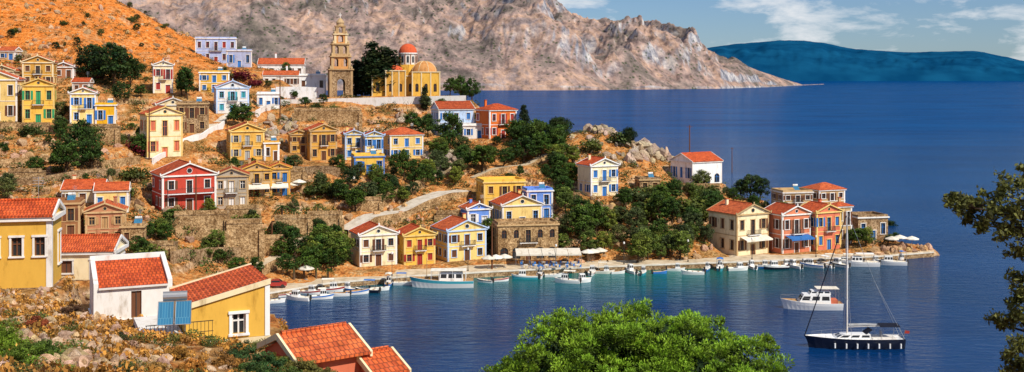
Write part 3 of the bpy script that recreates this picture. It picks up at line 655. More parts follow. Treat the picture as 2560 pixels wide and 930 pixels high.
def road(name,uv,w,mat):
    P=[hit(u,v) for u,v in uv]; pts=resample(P,1.5)
    xy=np.array(pts); 
    for _ in range(3): xy[1:-1]=(xy[:-2]+2*xy[1:-1]+xy[2:])/4
    d=np.gradient(xy,axis=0); l=np.hypot(d[:,0],d[:,1])[:,None]; n=np.stack([-d[:,1],d[:,0]],1)/l
    zs=np.max([ground(xy[:,0]+n[:,0]*o,xy[:,1]+n[:,1]*o) for o in np.linspace(-w/2,w/2,5)],axis=0)
    for _ in range(6): zs[1:-1]=np.maximum(zs[1:-1]*.7+(zs[:-2]+zs[2:])*.15,zs[1:-1]*.9+zs[:-2]*.05+zs[2:]*.05)
    zs=zs+.08; mb=MB(); L=xy+n*w/2; Q=xy-n*w/2
    for i in range(len(xy)-1):
        mb.face([(*L[i],zs[i]),(*L[i+1],zs[i+1]),(*Q[i+1],zs[i+1]),(*Q[i],zs[i])],mat)
        for S in(L,Q): mb.face([(*S[i],zs[i]-3),(*S[i+1],zs[i+1]-3),(*S[i+1],zs[i+1]),(*S[i],zs[i])],'stone')
    mb.obj(name); ROADS.extend(pts)
ROADS=[]
road('hillside_road',[(850,585),(930,555),(1040,515),(1160,480)],5.0,'road')
road('stepped_path',[(372,398),(440,370),(500,335),(560,300),(640,282)],2.4,'road')
road('dirt_path',[(1180,445),(1260,425),(1340,405),(1400,385)],2.2,'quay')
road('hillside_path',[(640,690),(700,640),(760,605)],2.4,'quay')
lwall('white_wall',[(690,270),(800,267),(920,264),(1050,261),(1165,258)],2.4,.4,'white',Y=328,level=True)
lwall('white_wall',[(640,292),(690,272)],1.6,.4,'white')
lwall('white_wall',[(382,412),(440,384),(500,350),(560,312)],1.3,.4,'white')
lwall('white_wall',[(690,238),(760,232),(812,242)],2.4,.4,'white',Y=338,level=True)
lwall('retaining_wall',[(870,600),(940,572),(1040,534),(1100,514)],.9,.4,'stone')
lwall('retaining_wall',[(0,330),(90,330),(180,335),(300,335)],1.8,.5,'stone')
lwall('retaining_wall',[(0,420),(120,410),(240,425),(350,410)],1.8,.5,'stone')
lwall('retaining_wall',[(0,470),(130,455),(300,440)],1.5,.5,'stone2')
lwall('retaining_wall',[(700,430),(760,440),(850,445)],1.8,.5,'stone2')
lwall('retaining_wall',[(430,660),(520,645),(600,650)],2.2,.6,'stone2')
lwall('retaining_wall',[(930,520),(1000,500),(1060,470)],2.6,.5,'stone')
lwall('retaining_wall',[(1400,560),(1450,540),(1530,530)],1.6,.5,'stone2')
lwall('retaining_wall',[(1070,600),(1150,590),(1230,592)],1.6,.5,'stone')
lwall('retaining_wall',[(0,250),(60,246),(140,250)],1.5,.5,'stone2')
lwall('retaining_wall',[(1560,560),(1650,590),(1740,600)],1.5,.5,'stone')
lwall('retaining_wall',[(1340,500),(1400,490),(1450,500)],1.5,.5,'stone')
lwall('retaining_wall',[(230,270),(300,262),(370,262)],1.6,.5,'stone')
# quay
mb=MB(); us=np.linspace(560,2335,60); qd=lambda u:7.5*(1 if u<2150 else max(.15,(2345-u)/195))
fr_=[((u-1280)/F*qY(u),qY(u)) for u in us]; bk=[((u-1280)/F*(qY(u)+qd(u)),qY(u)+qd(u)) for u in us]
for i in range(59):
    a,b_,c_,d_=fr_[i],fr_[i+1],bk[i+1],bk[i]
    mb.face([(*a,1.15),(*b_,1.15),(*c_,1.3),(*d_,1.3)],'quay'); mb.face([(*a,-3),(*b_,-3),(*b_,.9),(*a,.9)],'stone2')
    mb.face([(a[0],a[1]-.06,.9),(b_[0],b_[1]-.06,.9),(b_[0],b_[1]-.06,1.15),(a[0],a[1]-.06,1.15)],'paving'); mb.face([(a[0],a[1]-.06,1.154),(b_[0],b_[1]-.06,1.154),(b_[0],b_[1]+.45,1.16),(a[0],a[1]+.45,1.16)],'paving')
mb.obj('quay')
# ------------------------------------------------------------------ foliage
def quadmesh(name,P,Cc,matidx,mats):
    n=len(P); me=bpy.data.meshes.new(name)
    me.vertices.add(n*4); me.vertices.foreach_set('co',P.reshape(-1).astype(np.float32))
    me.loops.add(n*4); me.loops.foreach_set('vertex_index',np.arange(n*4,dtype=np.int32))
    me.polygons.add(n); me.polygons.foreach_set('loop_start',(np.arange(n)*4).astype(np.int32)); me.polygons.foreach_set('loop_total',np.full(n,4,np.int32))
    me.update(calc_edges=True)
    me.polygons.foreach_set('material_index',np.asarray(matidx,np.int32))
    ca=me.color_attributes.new('Col','FLOAT_COLOR','POINT'); cc=np.ones((n,4,4)); cc[:,:,:3]=Cc[:,None,:]; ca.data.foreach_set('color',cc.reshape(-1).astype(np.float32))
    for k in mats: me.materials.append(M(k))
    return me
def unit(a): return a/np.maximum(np.linalg.norm(a,axis=-1,keepdims=True),1e-9)
def leaves(Cn,Nn,w,h,g=rng):
    n=len(Cn); t=unit(np.cross(Nn,g.normal(size=(n,3)))); b_=np.cross(Nn,t)
    w=np.broadcast_to(w,(n,))[:,None]*g.uniform(.6,1.3,(n,1)); h=np.broadcast_to(h,(n,))[:,None]*g.uniform(.6,1.3,(n,1))
    return np.stack([Cn-t*w,Cn-b_*h*.9+t*w*.2,Cn+t*w,Cn+b_*h],1)
def clumps(cen,rad,per,w,h,base,g,var=.4,up=.35,dark=.38):
    K=len(cen); d=unit(g.normal(size=(K,per,3))); rr=g.uniform(.45,1.05,(K,per,1))**.6
    P=cen[:,None]+d*rr*rad[:,None,None]*np.array([1,1,.8])
    Nn=unit(d+g.normal(size=d.shape)*.7+np.array([0,0,up]))
    cb=base*(1+g.uniform(-var,var,(K,1,1)))*np.array([1,1,1])+g.uniform(-.012,.02,(K,1,1))*np.array([1,.6,0])
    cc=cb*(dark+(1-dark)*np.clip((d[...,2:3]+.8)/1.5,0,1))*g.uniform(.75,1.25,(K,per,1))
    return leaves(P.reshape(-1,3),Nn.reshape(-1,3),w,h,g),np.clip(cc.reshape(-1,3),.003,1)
def tubeq(pts,rad,seg=6):
    mb=MB(); mb.tube(pts,rad,'x',seg); return np.array([[mb.v[i] for i in f] for f in mb.f if len(f)==4])
GREEN=dict(round=(.058,.118,.016),pine=(.065,.13,.018),cypress=(.018,.042,.013),olive=(.11,.145,.045),bush=(.09,.125,.024))
def tree_mesh(kind,seed,base=None,n=None):
    g=np.random.default_rng(seed); base=np.array(base or GREEN[kind]); tr=[]
    if kind=='cypress':
        K=n or 90; zc=g.uniform(.06,.98,K); rr=.12*np.sin(np.clip((zc)*1.0,0,1)**.7*math.pi)**.8+.015; a=g.uniform(0,6.28,K)
        cen=np.stack([np.cos(a)*rr*.7,np.sin(a)*rr*.7,zc],1); rad=np.full(K,.05)+rr*.3
        P,Cc=clumps(cen,rad,26,.012,.028,base,g,up=.8); tr.append(tubeq([(0,0,-.05),(0,0,.9)],[.02,.004]))
    elif kind=='bush':
        K=n or 26; d=unit(g.normal(size=(K,3))); d[:,2]=np.abs(d[:,2]); cen=d*g.uniform(.2,.42,(K,1))*np.array([1,1,.8])*g.uniform(.6,1.2,(K,1))+np.array([0,0,.12]); rad=g.uniform(.12,.22,K)
        P,Cc=clumps(cen,rad,34,.032,.04,base,g)
        for i in range(4): tr.append(tubeq([(0,0,-.1),tuple(cen[i])],[.02,.006],4))
    else:
        tilt=g.normal(size=2)*.05
        K=n or 84; d=unit(g.normal(size=(K,3))); d[:,2]=np.where(d[:,2]<-.75,-d[:,2],d[:,2])
        sc=np.array([.38,.38,.39])*np.array([g.uniform(.8,1.15),g.uniform(.8,1.15),1])
        lob=unit(g.normal(size=(5,3))); bump=1+.5*np.max(d@lob.T,axis=1)-.35
        cen=d*(g.uniform(.3,1,(K,1))**.5)*sc*bump[:,None]+np.array([tilt[0],tilt[1],.54]); cen[:,2]=np.clip(cen[:,2],.13,.95)
        rad=g.uniform(.055,.125,K)
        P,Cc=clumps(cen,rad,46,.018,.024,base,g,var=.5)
        tr.append(tubeq([(0,0,-.08),(tilt[0]*.5,tilt[1]*.5,.2),(tilt[0],tilt[1],.55)],[.035,.026,.014]))
        for i in range(9): tr.append(tubeq([(tilt[0]*.6,tilt[1]*.6,.15+.03*i),tuple(cen[i])],[.016,.004],4))
    T=np.concatenate(tr); Tc=np.tile(np.array([.10,.07,.045]),(len(T),1))
    return quadmesh(kind+'_tree_mesh',np.concatenate([P,T]),np.concatenate([Cc,Tc]),[0]*len(P)+[1]*len(T),['foliage','vcol'])
TM={k:[tree_mesh(k,s+10*i) for s in range(5)] for i,k in enumerate(GREEN)}
TM['light']=[tree_mesh('round',90+s,(.16,.22,.035)) for s in range(3)]
TM['darkround']=[tree_mesh('round',70+s,(.028,.064,.014)) for s in range(3)]
TM['flower']=[tree_mesh('bush',60+s,(.22,.015,.03)) for s in range(2)]
NM={'round':'broadleaf_tree','pine':'pine_tree','cypress':'cypress_tree','olive':'olive_tree','bush':'bush','light':'broadleaf_tree','darkround':'broadleaf_tree','flower':'bougainvillea'}
def putree(kind,x,y,z,h,wf):
    o=bpy.data.objects.new(NM[kind],R.choice(TM[kind])); s=h/(.98 if kind not in('bush','flower') else .62)
    o.scale=(s*wf*R.uniform(.88,1.12),s*wf*R.uniform(.88,1.12),s); o.rotation_euler=(0,0,R.uniform(0,6.28)); o.location=(x,y,z-.05*s*.5); col.objects.link(o)
def tree(kind,u,vb,vt,wf=1.0,Y=None):
    x,y,z=hit(u,vb) if Y is None else wpt(u,vb,Y)
    putree(kind,x,y,z,(vb-vt)*y/F,wf)
for a in [('darkround',235,205,105,1.1),('darkround',285,222,100,1.2),('darkround',325,215,140,1.0),('darkround',218,190,135,1),('darkround',265,185,115,1.1),('darkround',300,260,200,1.0),
 ('round',205,400,300,1.0),('round',165,440,340,1.0),('round',230,430,340,.9),('olive',150,300,250,1.2),('round',90,440,390,1.2),('olive',20,500,440,1.2),
 ('round',470,250,165,.9),('round',455,240,180,.9),('olive',455,330,250,.5),('round',605,320,255,1.4),('olive',560,215,165,.8),('round',345,390,330,.9),
 ('cypress',1310,345,262,1.1),('cypress',1062,275,215,1.2),('cypress',1312,340,275,1.0),
 ('darkround',905,240,150,.7),('darkround',935,236,125,.55),('cypress',890,240,150,1.8),('cypress',958,240,118,2.3),('cypress',972,240,125,2.3),('cypress',945,240,130,2.2),('cypress',905,240,160,2),('cypress',930,240,105,1.5),
 ('darkround',780,192,148,1.1),('round',1150,240,175,.9),('round',1180,245,188,.9),('pine',1125,240,190,1),('round',715,185,145,.9),('round',1165,240,200,1.2),
 ('pine',1115,370,278,.8),('round',1070,345,285,1),('round',1030,330,280,1.2),('pine',1340,380,295,1.0),('round',1380,390,318,1.1),('round',1310,410,340,1.2),('pine',1350,400,330,1.0),
 ('round',1205,430,350,1.1),('round',1160,410,360,1.2),('round',1255,420,370,1.3),('pine',1010,450,370,.8),('round',1060,470,410,1.1),('round',990,430,385,1.2),('olive',1110,440,390,1.3),
 ('round',850,430,385,.9),('olive',800,480,430,1),('round',890,530,465,1.2),('round',930,520,470,1.1),('bush',870,500,465,1),
 ('pine',700,660,600,1.3),('round',745,650,565,1.2),('round',800,660,585,1.1),('round',770,680,610,1.3),('pine',830,680,620,1.1),('pine',720,690,630,1.2),('round',640,690,640,1.1),('pine',600,690,640,1.1),
 ('round',1400,470,415,1.2),('round',1430,460,400,1),('olive',1480,470,430,1),('round',1370,450,410,1),('round',1450,600,510,1.1),('round',1490,590,500,1.0),('olive',1420,590,530,1.0),('light',1480,640,570,1.0),('light',1510,635,575,1.0),
 ('round',1560,520,465,1.1),('round',1650,560,475,1.0),('round',1680,560,490,1.0),('light',1590,660,580,1.1),('light',1620,650,570,1.0),('olive',1540,620,560,1.1),('olive',1590,580,520,1.1),
 ('round',1730,580,510,1.0),('light',1700,650,575,1.0),('olive',1670,640,580,1.0),('olive',1760,610,560,1.0),('round',1790,520,470,1.2),('darkround',1875,500,432,1.1),('darkround',1900,500,440,1.0),('darkround',1850,495,445,.9),
 ('bush',1555,360,312,1.0),('darkround',1570,365,315,1.1),('bush',1475,380,340,1.1),('round',2145,620,560,.9),('light',2165,615,565,.9),('darkround',2225,590,548,1.1),('round',2270,600,575,1.0),('round',2240,605,580,1.2),
 ('round',2130,615,570,1),('light',1650,650,610,1.1),('olive',500,560,520,1.0),('round',375,600,555,.9),('olive',350,640,600,1.2),('bush',790,560,525,1.1),('bush',820,570,530,1),('olive',740,530,495,1),('olive',690,400,370,1),('bush',510,640,610,1),('bush',560,640,612,1),
 ('bush',880,300,270,1),('bush',790,275,248,.8),('bush',835,278,255,.8),('round',640,480,430,.5),('light',1740,520,480,1),('round',1825,560,520,1),('flower',600,200,165,1.3),('flower',640,215,190,1.2),('flower',345,385,335,1),('flower',250,200,185,1)]:
    tree(*a)
gz=random.Random(12)
def grove(kinds,n,u0,u1,v0,v1,h0,h1,wf=1.1):
    for i in range(n):
        x,y,z=hit(gz.uniform(u0,u1),gz.uniform(v0,v1))
        if z<2.2 or blocked(x,y,1.3) or any(math.hypot(x-r_[0],y-r_[1])<3.0 for r_ in ROADS): continue
        putree(gz.choice(kinds),x,y,z,gz.uniform(h0,h1),wf*gz.uniform(.9,1.2))
grove(['round','pine','darkround','olive','light'],38,1000,1440,345,470,3,6.5)
grove(['round','light','olive','darkround','bush'],28,840,1120,430,520,2,5.5)
grove(['round','olive','light','pine','bush','olive'],54,1390,1790,470,650,2.5,6.5)
grove(['pine','round','darkround','light'],28,690,860,585,700,3.5,6.5)
grove(['round','bush','olive'],18,560,860,420,500,2,4)
grove(['round','olive','bush'],20,0,360,320,500,2,4.5)
grove(['darkround','round'],7,180,420,180,300,3,5)
grove(['round','olive','light','bush'],24,330,640,540,680,2,4.5)
grove(['round','darkround'],10,1290,1400,330,400,4,7)
grove(['round','olive'],14,1000,1200,270,350,2.5,5)
grove(['round','darkround','olive'],10,2100,2330,575,615,2,3.5)
grove(['bush','round'],10,1180,1240,575,640,2,4)
grove(['darkround','olive','bush'],24,0,460,20,190,1.2,3)
grove(['bush','olive','round'],20,1780,1960,470,600,2,4)
grove(['round','darkround'],8,650,820,215,300,2,4)
# palm
def palm(u,v,hh):
    g=np.random.default_rng(int(u)); x,y,z=hit(u,v); P=[];Cc=[]
    for i in range(26):
        a=g.uniform(0,6.28); el=g.uniform(-.1,1.2); L=hh*.55; pr=None
        for j in range(9):
            t=j/8; px=math.cos(a)*L*t*math.cos(el*(1-t*.3)); py=math.sin(a)*L*t*math.cos(el*(1-t*.3)); pz=hh+L*(math.sin(el)*t-.75*t*t); cur=np.array([px,py,pz])
            if pr is not None:
                sd=np.array([-math.sin(a),math.cos(a),0])
                for s in(-1,1):
                    for q in(0,.5):
                        b0=pr+(cur-pr)*q; b1=b0+(cur-pr)*.4; tip=b0+sd*s*L*.22*(1-t*.6)+(cur-pr)*1.2+np.array([0,0,-.12*L*t]); P.append([b0,b1,tip,tip+(cur-pr)*.1]); Cc.append(np.array([.06,.12,.02])*g.uniform(.6,1.4))
            pr=cur
    T=tubeq([(0,0,-.4),(0,0,hh*.5),(0,0,hh)],[.28,.22,.2],8); Tc=np.tile([.16,.11,.07],(len(T),1))
    o=bpy.data.objects.new('palm_tree',quadmesh('palm',np.concatenate([np.array(P),T]),np.concatenate([np.array(Cc),Tc]),[0]*len(P)+[1]*len(T),['foliage','vcol'])); o.location=(x,y,z); col.objects.link(o)
for u,v,hh in((735,700,2.6),(760,698,3.2),(790,695,2.4),(705,560,3.4),(795,545,2.6),(735,560,2.8),(820,705,2.2)): palm(u,v,hh)
def scatter(name,N,xr,yr,size,base,cond,kleaf=34,w=.12,seed=1,mat='foliage',flat=.7):
    g=np.random.default_rng(seed); X=g.uniform(*xr,N); Y=g.uniform(*yr,N); Zv=ground(X,Y); ok=cond(X,Y,Zv)
    for i in range(N):
        if ok[i] and blocked(X[i],Y[i],.6): ok[i]=False
    if ROADS:
        rd=np.array([[r_[0],r_[1]] for r_ in ROADS])
        for i in range(N):
            if ok[i] and np.min(np.hypot(rd[:,0]-X[i],rd[:,1]-Y[i]))<2.9: ok[i]=False
    X,Y,Zv=X[ok],Y[ok],Zv[ok]; n=len(X); s=g.uniform(size[0],size[1],n)*g.uniform(.6,1,n)
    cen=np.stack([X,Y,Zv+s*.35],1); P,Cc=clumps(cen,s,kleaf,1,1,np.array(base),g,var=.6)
    ctr=P.mean(1,keepdims=True); sc=np.repeat(s,kleaf)*w; P=ctr+(P-ctr)*sc[:,None,None]
    P[:,:,2]=(P[:,:,2]-np.repeat(cen[:,2],kleaf)[:,None])*flat+np.repeat(cen[:,2],kleaf)[:,None]
    o=bpy.data.objects.new(name,quadmesh(name,P,Cc,[0]*len(P),[mat])); col.objects.link(o)
scatter('hillside_scrub',7000,(-170,100),(195,335),(.5,1.9),(.07,.105,.022),lambda X,Y,Zv:(Zv>3)&(fbm(X/18,Y/18,3,44)>.43),46,.15,seed=2)
scatter('dry_scrub',5200,(-170,100),(190,340),(.3,1.0),(.46,.21,.05),lambda X,Y,Zv:Zv>2.5,24,.2,seed=3)
scatter('upper_slope_scrub',2200,(-220,-60),(320,450),(.4,1.5),(.07,.075,.02),lambda X,Y,Zv:Zv>36,34,.17,seed=4)
scatter('shore_scrub',1200,(-60,90),(222,250),(.6,1.8),(.075,.12,.022),lambda X,Y,Zv:(Zv>2.2)&(Zv<9),44,.16,seed=5)
# rocks
import bmesh
def rocks(name,pts,sizes,base,seed=1):
    g=np.random.default_rng(seed); bm=bmesh.new(); bmesh.ops.create_icosphere(bm,subdivisions=2,radius=1); bv=np.array([v.co[:] for v in bm.verts]); bf=np.array([[v.index for v in f.verts] for f in bm.faces]); bm.free()
    VV=[];FF=[];CC=[];o=0
    for p_,s in zip(pts,sizes):
        pl=unit(g.normal(size=(12,3))); dd=g.uniform(.4,.85,12); v=bv.copy()
        for q,d in zip(pl,dd):
            t=v@q; ex=np.maximum(t-d,0); v=v-ex[:,None]*q
        v=v*(1+g.normal(size=(len(v),1))*.02)*g.uniform(.6,1.4,3)*s*1.15; a=g.uniform(0,6.28); v[:,:2]=v[:,:2]@np.array([[math.cos(a),-math.sin(a)],[math.sin(a),math.cos(a)]])
        VV.append(v+np.array(p_)); FF.append(bf+o); o+=len(v); CC.append(np.tile(np.array(base)*g.uniform(.6,1.25)*np.array([1,g.uniform(.88,1.04),g.uniform(.72,1.08)]),(len(v),1)))
    VV=np.concatenate(VV); FF=np.concatenate(FF); CC=np.concatenate(CC); me=bpy.data.meshes.new(name); me.from_pydata(VV.tolist(),[],FF.tolist())
    ca=me.color_attributes.new('Col','FLOAT_COLOR','POINT'); ca.data.foreach_set('color',np.concatenate([CC,np.ones((len(CC),1))],1).ravel().astype(np.float32)); me.materials.append(M('vcol'))
    ob=bpy.data.objects.new(name,me); col.objects.link(ob)
def rk_uv(name,boxes,base,seed,ymin=150):
    g=np.random.default_rng(seed); P=[];S=[]
    for (u0,u1,v0,v1,n,s0,s1) in boxes:
        for i in range(n):
            x,y,z=hit(g.uniform(u0,u1),g.uniform(v0,v1),ymin)
            if blocked(x,y,.8 if ymin>100 else .3): continue
            s=s0+(s1-s0)*g.uniform()**2; P.append((x,y,z+s*.1)); S.append(s)
    rocks(name,P,S,base,seed)
rk_uv('rock_outcrop',[(1570,1680,345,410,90,.8,2.4),(1460,1530,312,335,30,.8,2.0),(1400,1600,330,420,60,.4,1.3),(1050,1150,385,440,45,.8,2.2),(980,1030,275,310,12,.5,1.4),(640,740,300,360,60,.5,1.6)],(.50,.43,.35),3)
rk_uv('rocks',[(330,600,420,640,130,.3,1.2),(0,340,330,500,200,.3,1.2),(700,1000,440,560,90,.3,1.1),(1380,1780,480,660,160,.3,1.2),(2180,2335,600,642,70,.4,1.1),(0,470,10,200,160,.3,1.4),(870,1200,270,330,60,.4,1.1),(940,1100,520,580,25,.5,1.2)],(.54,.38,.24),4)
rk_uv('foreground_rocks',[(0,260,740,930,440,.06,.36),(120,420,780,930,400,.05,.28),(0,150,700,760,60,.12,.45),(300,700,880,930,60,.06,.25)],(.68,.52,.37),5,ymin=24)
# ------------------------------------------------------------------ near vegetation
scatter('dry_grass',12000,(-48,6),(26,86),(.12,.36),(.62,.30,.06),lambda X,Y,Zv:(Zv>15)&(X<-1)&(fbm(X/4,Y/4,3,12)>.37),34,.26,seed=8,flat=1.5)
scatter('brown_scrub',1300,(-46,2),(28,80),(.2,.6),(.20,.10,.035),lambda X,Y,Zv:(Zv>17)&(fbm(X/3,Y/3,3,19)>.52),120,.09,seed=10,flat=1.0)
scatter('foreground_scrub',1100,(-40,4),(28,72),(.25,.7),(.12,.15,.03),lambda X,Y,Zv:(Zv>18)&(fbm(X/5,Y/5,3,77)>.56),230,.09,seed=9,flat=1.0)
def fg_bush(name,u,v,Y,s,base,seed,n=60,per=130):
    g=np.random.default_rng(seed); x,y,z=wpt(u,v,Y); zg=float(ground(x,y))
    K=n; d=unit(g.normal(size=(K,3))); d[:,2]=np.abs(d[:,2]); cen=d*g.uniform(.3,1.1,(K,1))*np.array([s,s,s*.75]); rad=g.uniform(.14,.3,K)*s
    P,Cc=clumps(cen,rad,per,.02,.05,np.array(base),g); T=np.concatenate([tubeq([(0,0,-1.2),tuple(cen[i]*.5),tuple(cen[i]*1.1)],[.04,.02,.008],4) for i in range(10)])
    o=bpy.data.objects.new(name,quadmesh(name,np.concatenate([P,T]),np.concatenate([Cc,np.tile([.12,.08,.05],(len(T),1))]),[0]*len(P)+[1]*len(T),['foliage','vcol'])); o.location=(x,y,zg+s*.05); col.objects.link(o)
for i,(u,v,Y,s,b_) in enumerate([(10,880,40,.9,(.14,.25,.02)),(60,915,37,.9,(.16,.26,.025)),(130,925,36,.7,(.14,.19,.03)),(-30,850,42,1.0,(.12,.2,.02)),(20,800,48,.7,(.16,.2,.03)),(110,880,39,.7,(.13,.2,.03)),
  (90,830,50,.7,(.26,.07,.03)),(30,850,47,.6,(.28,.09,.03)),(300,860,50,.6,(.09,.08,.03)),(600,880,50,.9,(.05,.11,.035)),(660,900,47,.9,(.07,.15,.035)),(720,915,45,.8,(.10,.16,.03)),(630,915,44,.8,(.08,.15,.03)),
  (690,880,49,.8,(.12,.15,.03)),(760,905,46,.8,(.16,.16,.04)),(810,915,45,.8,(.2,.18,.04)),(870,915,44,.8,(.18,.22,.04)),(940,920,43,.7,(.24,.26,.04)),(1030,915,42,.9,(.26,.28,.045)),(1080,925,42,.7,(.22,.23,.045)),(1130,935,41,.7,(.2,.17,.05)),(560,905,46,.6,(.3,.16,.04)),(480,915,43,.6,(.38,.2,.05)),(440,905,45,.5,(.4,.22,.05)),(180,745,66,.8,(.16,.08,.04)),(255,812,62,.6,(.4,.2,.07)),(160,720,76,.8,(.15,.11,.05)),(330,800,63,.4,(.3,.18,.08)),(610,862,58,.6,(.05,.09,.03)),(980,900,44,.7,(.28,.24,.05)),(900,900,46,.7,(.26,.2,.05)),(380,925,40,.5,(.44,.24,.06)),(200,900,42,.4,(.2,.14,.05)),(700,865,52,.7,(.3,.24,.06)),(850,895,47,.7,(.3,.25,.06))]):
    fg_bush('foreground_bush',u,v,Y,s,b_,100+i)
# umbrella-crowned pine in the foreground
def big_pine():
    g=np.random.default_rng(77); P=[];Cc=[];T=[]
    c0=np.array([4.15,35.5,28.35]); rad0=np.array([5.4,4.4,3.95]); x0,y0=4.2,36.0; zg=float(ground(x0,y0))
    def dome(c,r,K,lob):
        d=unit(g.normal(size=(K,3))); d[:,2]=np.abs(d[:,2])*1.0-.12; d=unit(d)
        b_=1+.13*(np.sin(d@lob[0]*7)+np.sin(d@lob[1]*9))*.5+g.uniform(-.07,.03,K)
        return c+d*r*b_[:,None]
    lob=g.normal(size=(2,3))
    cen=np.concatenate([dome(c0,rad0,1000,lob),dome(np.array([1.0,34.6,28.6]),np.array([1.9,2.2,2.0]),150,lob),dome(np.array([7.6,34.8,28.3]),np.array([2.3,2.4,2.0]),180,lob),dome(np.array([3.2,33.6,29.7]),np.array([2.0,2.0,2.6]),190,lob),dome(np.array([5.6,33.8,29.1]),np.array([2.2,2.0,2.4]),190,lob),dome(np.array([0.3,34.2,28.0]),np.array([1.5,1.5,1.5]),90,lob)])
    K=len(cen); rd=g.uniform(.16,.36,K); per=145
    d=unit(g.normal(size=(K,per,3))); Pp=cen[:,None]+d*rd[:,None,None]*g.uniform(.5,1.05,(K,per,1))*np.array([1,1,.85])
    t=unit(d+g.normal(size=d.shape)*.35+np.array([0,0,.3])); s=unit(np.cross(t,g.normal(size=d.shape))); L=.075; w=.02
    q=np.stack([Pp-s*w,Pp+s*w,Pp+s*w*.6+t*L,Pp-s*w*.6+t*L],2).reshape(-1,4,3)
    base=np.array([.30,.52,.035]); cb=base*g.uniform(.6,1.25,(K,1,1)); cb=cb+g.uniform(0,.06,(K,1,1))*np.array([1,.5,0])
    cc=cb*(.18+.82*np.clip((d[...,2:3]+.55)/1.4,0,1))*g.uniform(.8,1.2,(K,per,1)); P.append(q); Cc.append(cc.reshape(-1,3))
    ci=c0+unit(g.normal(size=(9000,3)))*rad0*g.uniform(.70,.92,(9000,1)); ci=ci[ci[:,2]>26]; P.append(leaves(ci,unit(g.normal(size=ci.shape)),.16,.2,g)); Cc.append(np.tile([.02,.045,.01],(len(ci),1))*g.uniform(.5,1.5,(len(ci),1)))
    T.append(tubeq([(x0,y0,zg-.5),(x0+.3,y0,zg+3),(x0,y0-.2,27)],[.4,.33,.25],8))
    for i in range(14): T.append(tubeq([(x0,y0-.2,26+.1*i),tuple((cen[i*60]+np.array([x0,y0,27]))/2),tuple(cen[i*60])],[.15,.09,.03],5))
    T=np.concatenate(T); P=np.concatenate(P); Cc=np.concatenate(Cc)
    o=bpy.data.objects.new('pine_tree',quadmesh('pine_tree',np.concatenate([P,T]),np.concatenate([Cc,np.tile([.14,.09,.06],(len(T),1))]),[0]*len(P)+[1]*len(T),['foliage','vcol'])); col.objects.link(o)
big_pine()
def near_olive():
    g=np.random.default_rng(31); Yt=12.; trunk=wpt(2790,600,Yt); zg=float(ground(trunk[0],Yt)); P=[];Cc=[];T=[]
    T.append(tubeq([(trunk[0],Yt,zg-.3),(trunk[0]+.1,Yt,zg+1.5),(trunk[0]-.05,Yt,zg+3),(trunk[0],Yt,39.3)],[.22,.18,.14,.06],8))
    cl=[(2545,450,.20),(2500,485,.15),(2450,505,.14),(2410,514,.12),(2480,530,.16),(2530,520,.18),(2555,570,.18),(2520,575,.14),(2460,560,.11),(2555,640,.15),(2570,700,.15),(2550,745,.12),(2530,790,.13),(2500,810,.12),(2560,810,.15),(2550,870,.14),(2535,915,.13),(2570,930,.2),(2590,500,.25),(2600,620,.25),(2610,760,.25),(2620,880,.25),(2650,460,.3),(2700,520,.3),(2720,700,.3),(2420,540,.09),(2385,500,.09),(2570,425,.1),(2780,430,.5),(2850,500,.5),(2900,650,.5)]
    for i,(u,v,r) in enumerate(cl):
        Yy=Yt+g.uniform(-.5,.5); c=np.array(wpt(u,v,Yy)); s=np.array([trunk[0],Yt,float(np.clip(c[2]-.7,zg+1.2,39))]); mid=(s+c)/2+np.array([0,0,.18])
        T.append(tubeq([tuple(s),tuple(mid),tuple(c)],[.045,.024,.007],5))
        for j in range(9):
            e=c+unit(g.normal(size=3))*r*np.array([1.3,1,.9]); T.append(tubeq([tuple(c+(mid-c)*.15*g.uniform(0,1)),tuple(e)],[.006,.002],3))
            n=int(38 if r<.3 else 60); tt=g.uniform(.1,1.1,(n,1)); pc=c+(e-c)*tt+g.normal(size=(n,3))*r*.16
            P.append(leaves(pc,unit(g.normal(size=(n,3))+np.array([0,-.3,.5])),.014,.034,g)); Cc.append(np.array([.12,.13,.03])*g.uniform(.25,1.7,(n,1)))
    T=np.concatenate(T); P=np.concatenate(P); Cc=np.concatenate(Cc)
    o=bpy.data.objects.new('olive_tree',quadmesh('olive_tree',np.concatenate([P,T]),np.concatenate([Cc,np.tile([.08,.06,.045],(len(T),1))]),[0]*len(P)+[1]*len(T),['foliage','vcol'])); col.objects.link(o)
near_olive()
# ------------------------------------------------------------------ boats
def hull(mb,L,B,Hd,kh,kd,band=None,tr=.75,bowh=.5,rub='g:white'):
    n=14; rings=[]
    for i in range(n+1):
        t=i/n; b_=B/2*((tr+(1-tr)*math.sin(min(t/.5,1)*math.pi/2)) if t<.5 else max(math.cos((t-.5)/.5*math.pi/2),0)**.75)
        sz=Hd*(1+bowh*t**2.3); x=(t-.5)*L; rk=L*.05*t**3; b_=max(b_,.015)
        rings.append([(x-rk,0,-.35*Hd),(x-rk*.5,b_*.72,-.1*Hd),(x,b_*.93,sz*.62),(x+rk*.6,b_,sz),(x+rk*.6,max(b_-.12,.005),sz+.02),(x+rk*.5,max(b_-.16,.004),sz-.14),(x+rk*.5,0,sz-.12)])
    for a,b_ in zip(rings[:-1],rings[1:]):
        for j in range(6):
            k=kh if j<2 else (band or kh) if j==2 else rub if j==3 else kd
            for s in(1,-1): mb.face([(a[j][0],s*a[j][1],a[j][2]),(b_[j][0],s*b_[j][1],b_[j][2]),(b_[j+1][0],s*b_[j+1][1],b_[j+1][2]),(a[j+1][0],s*a[j+1][1],a[j+1][2])],k)
    a=rings[0]; mb.face([(p_[0],p_[1],p_[2]) for p_ in a[:4]]+[(p_[0],-p_[1],p_[2]) for p_ in a[3:0:-1]],kh)
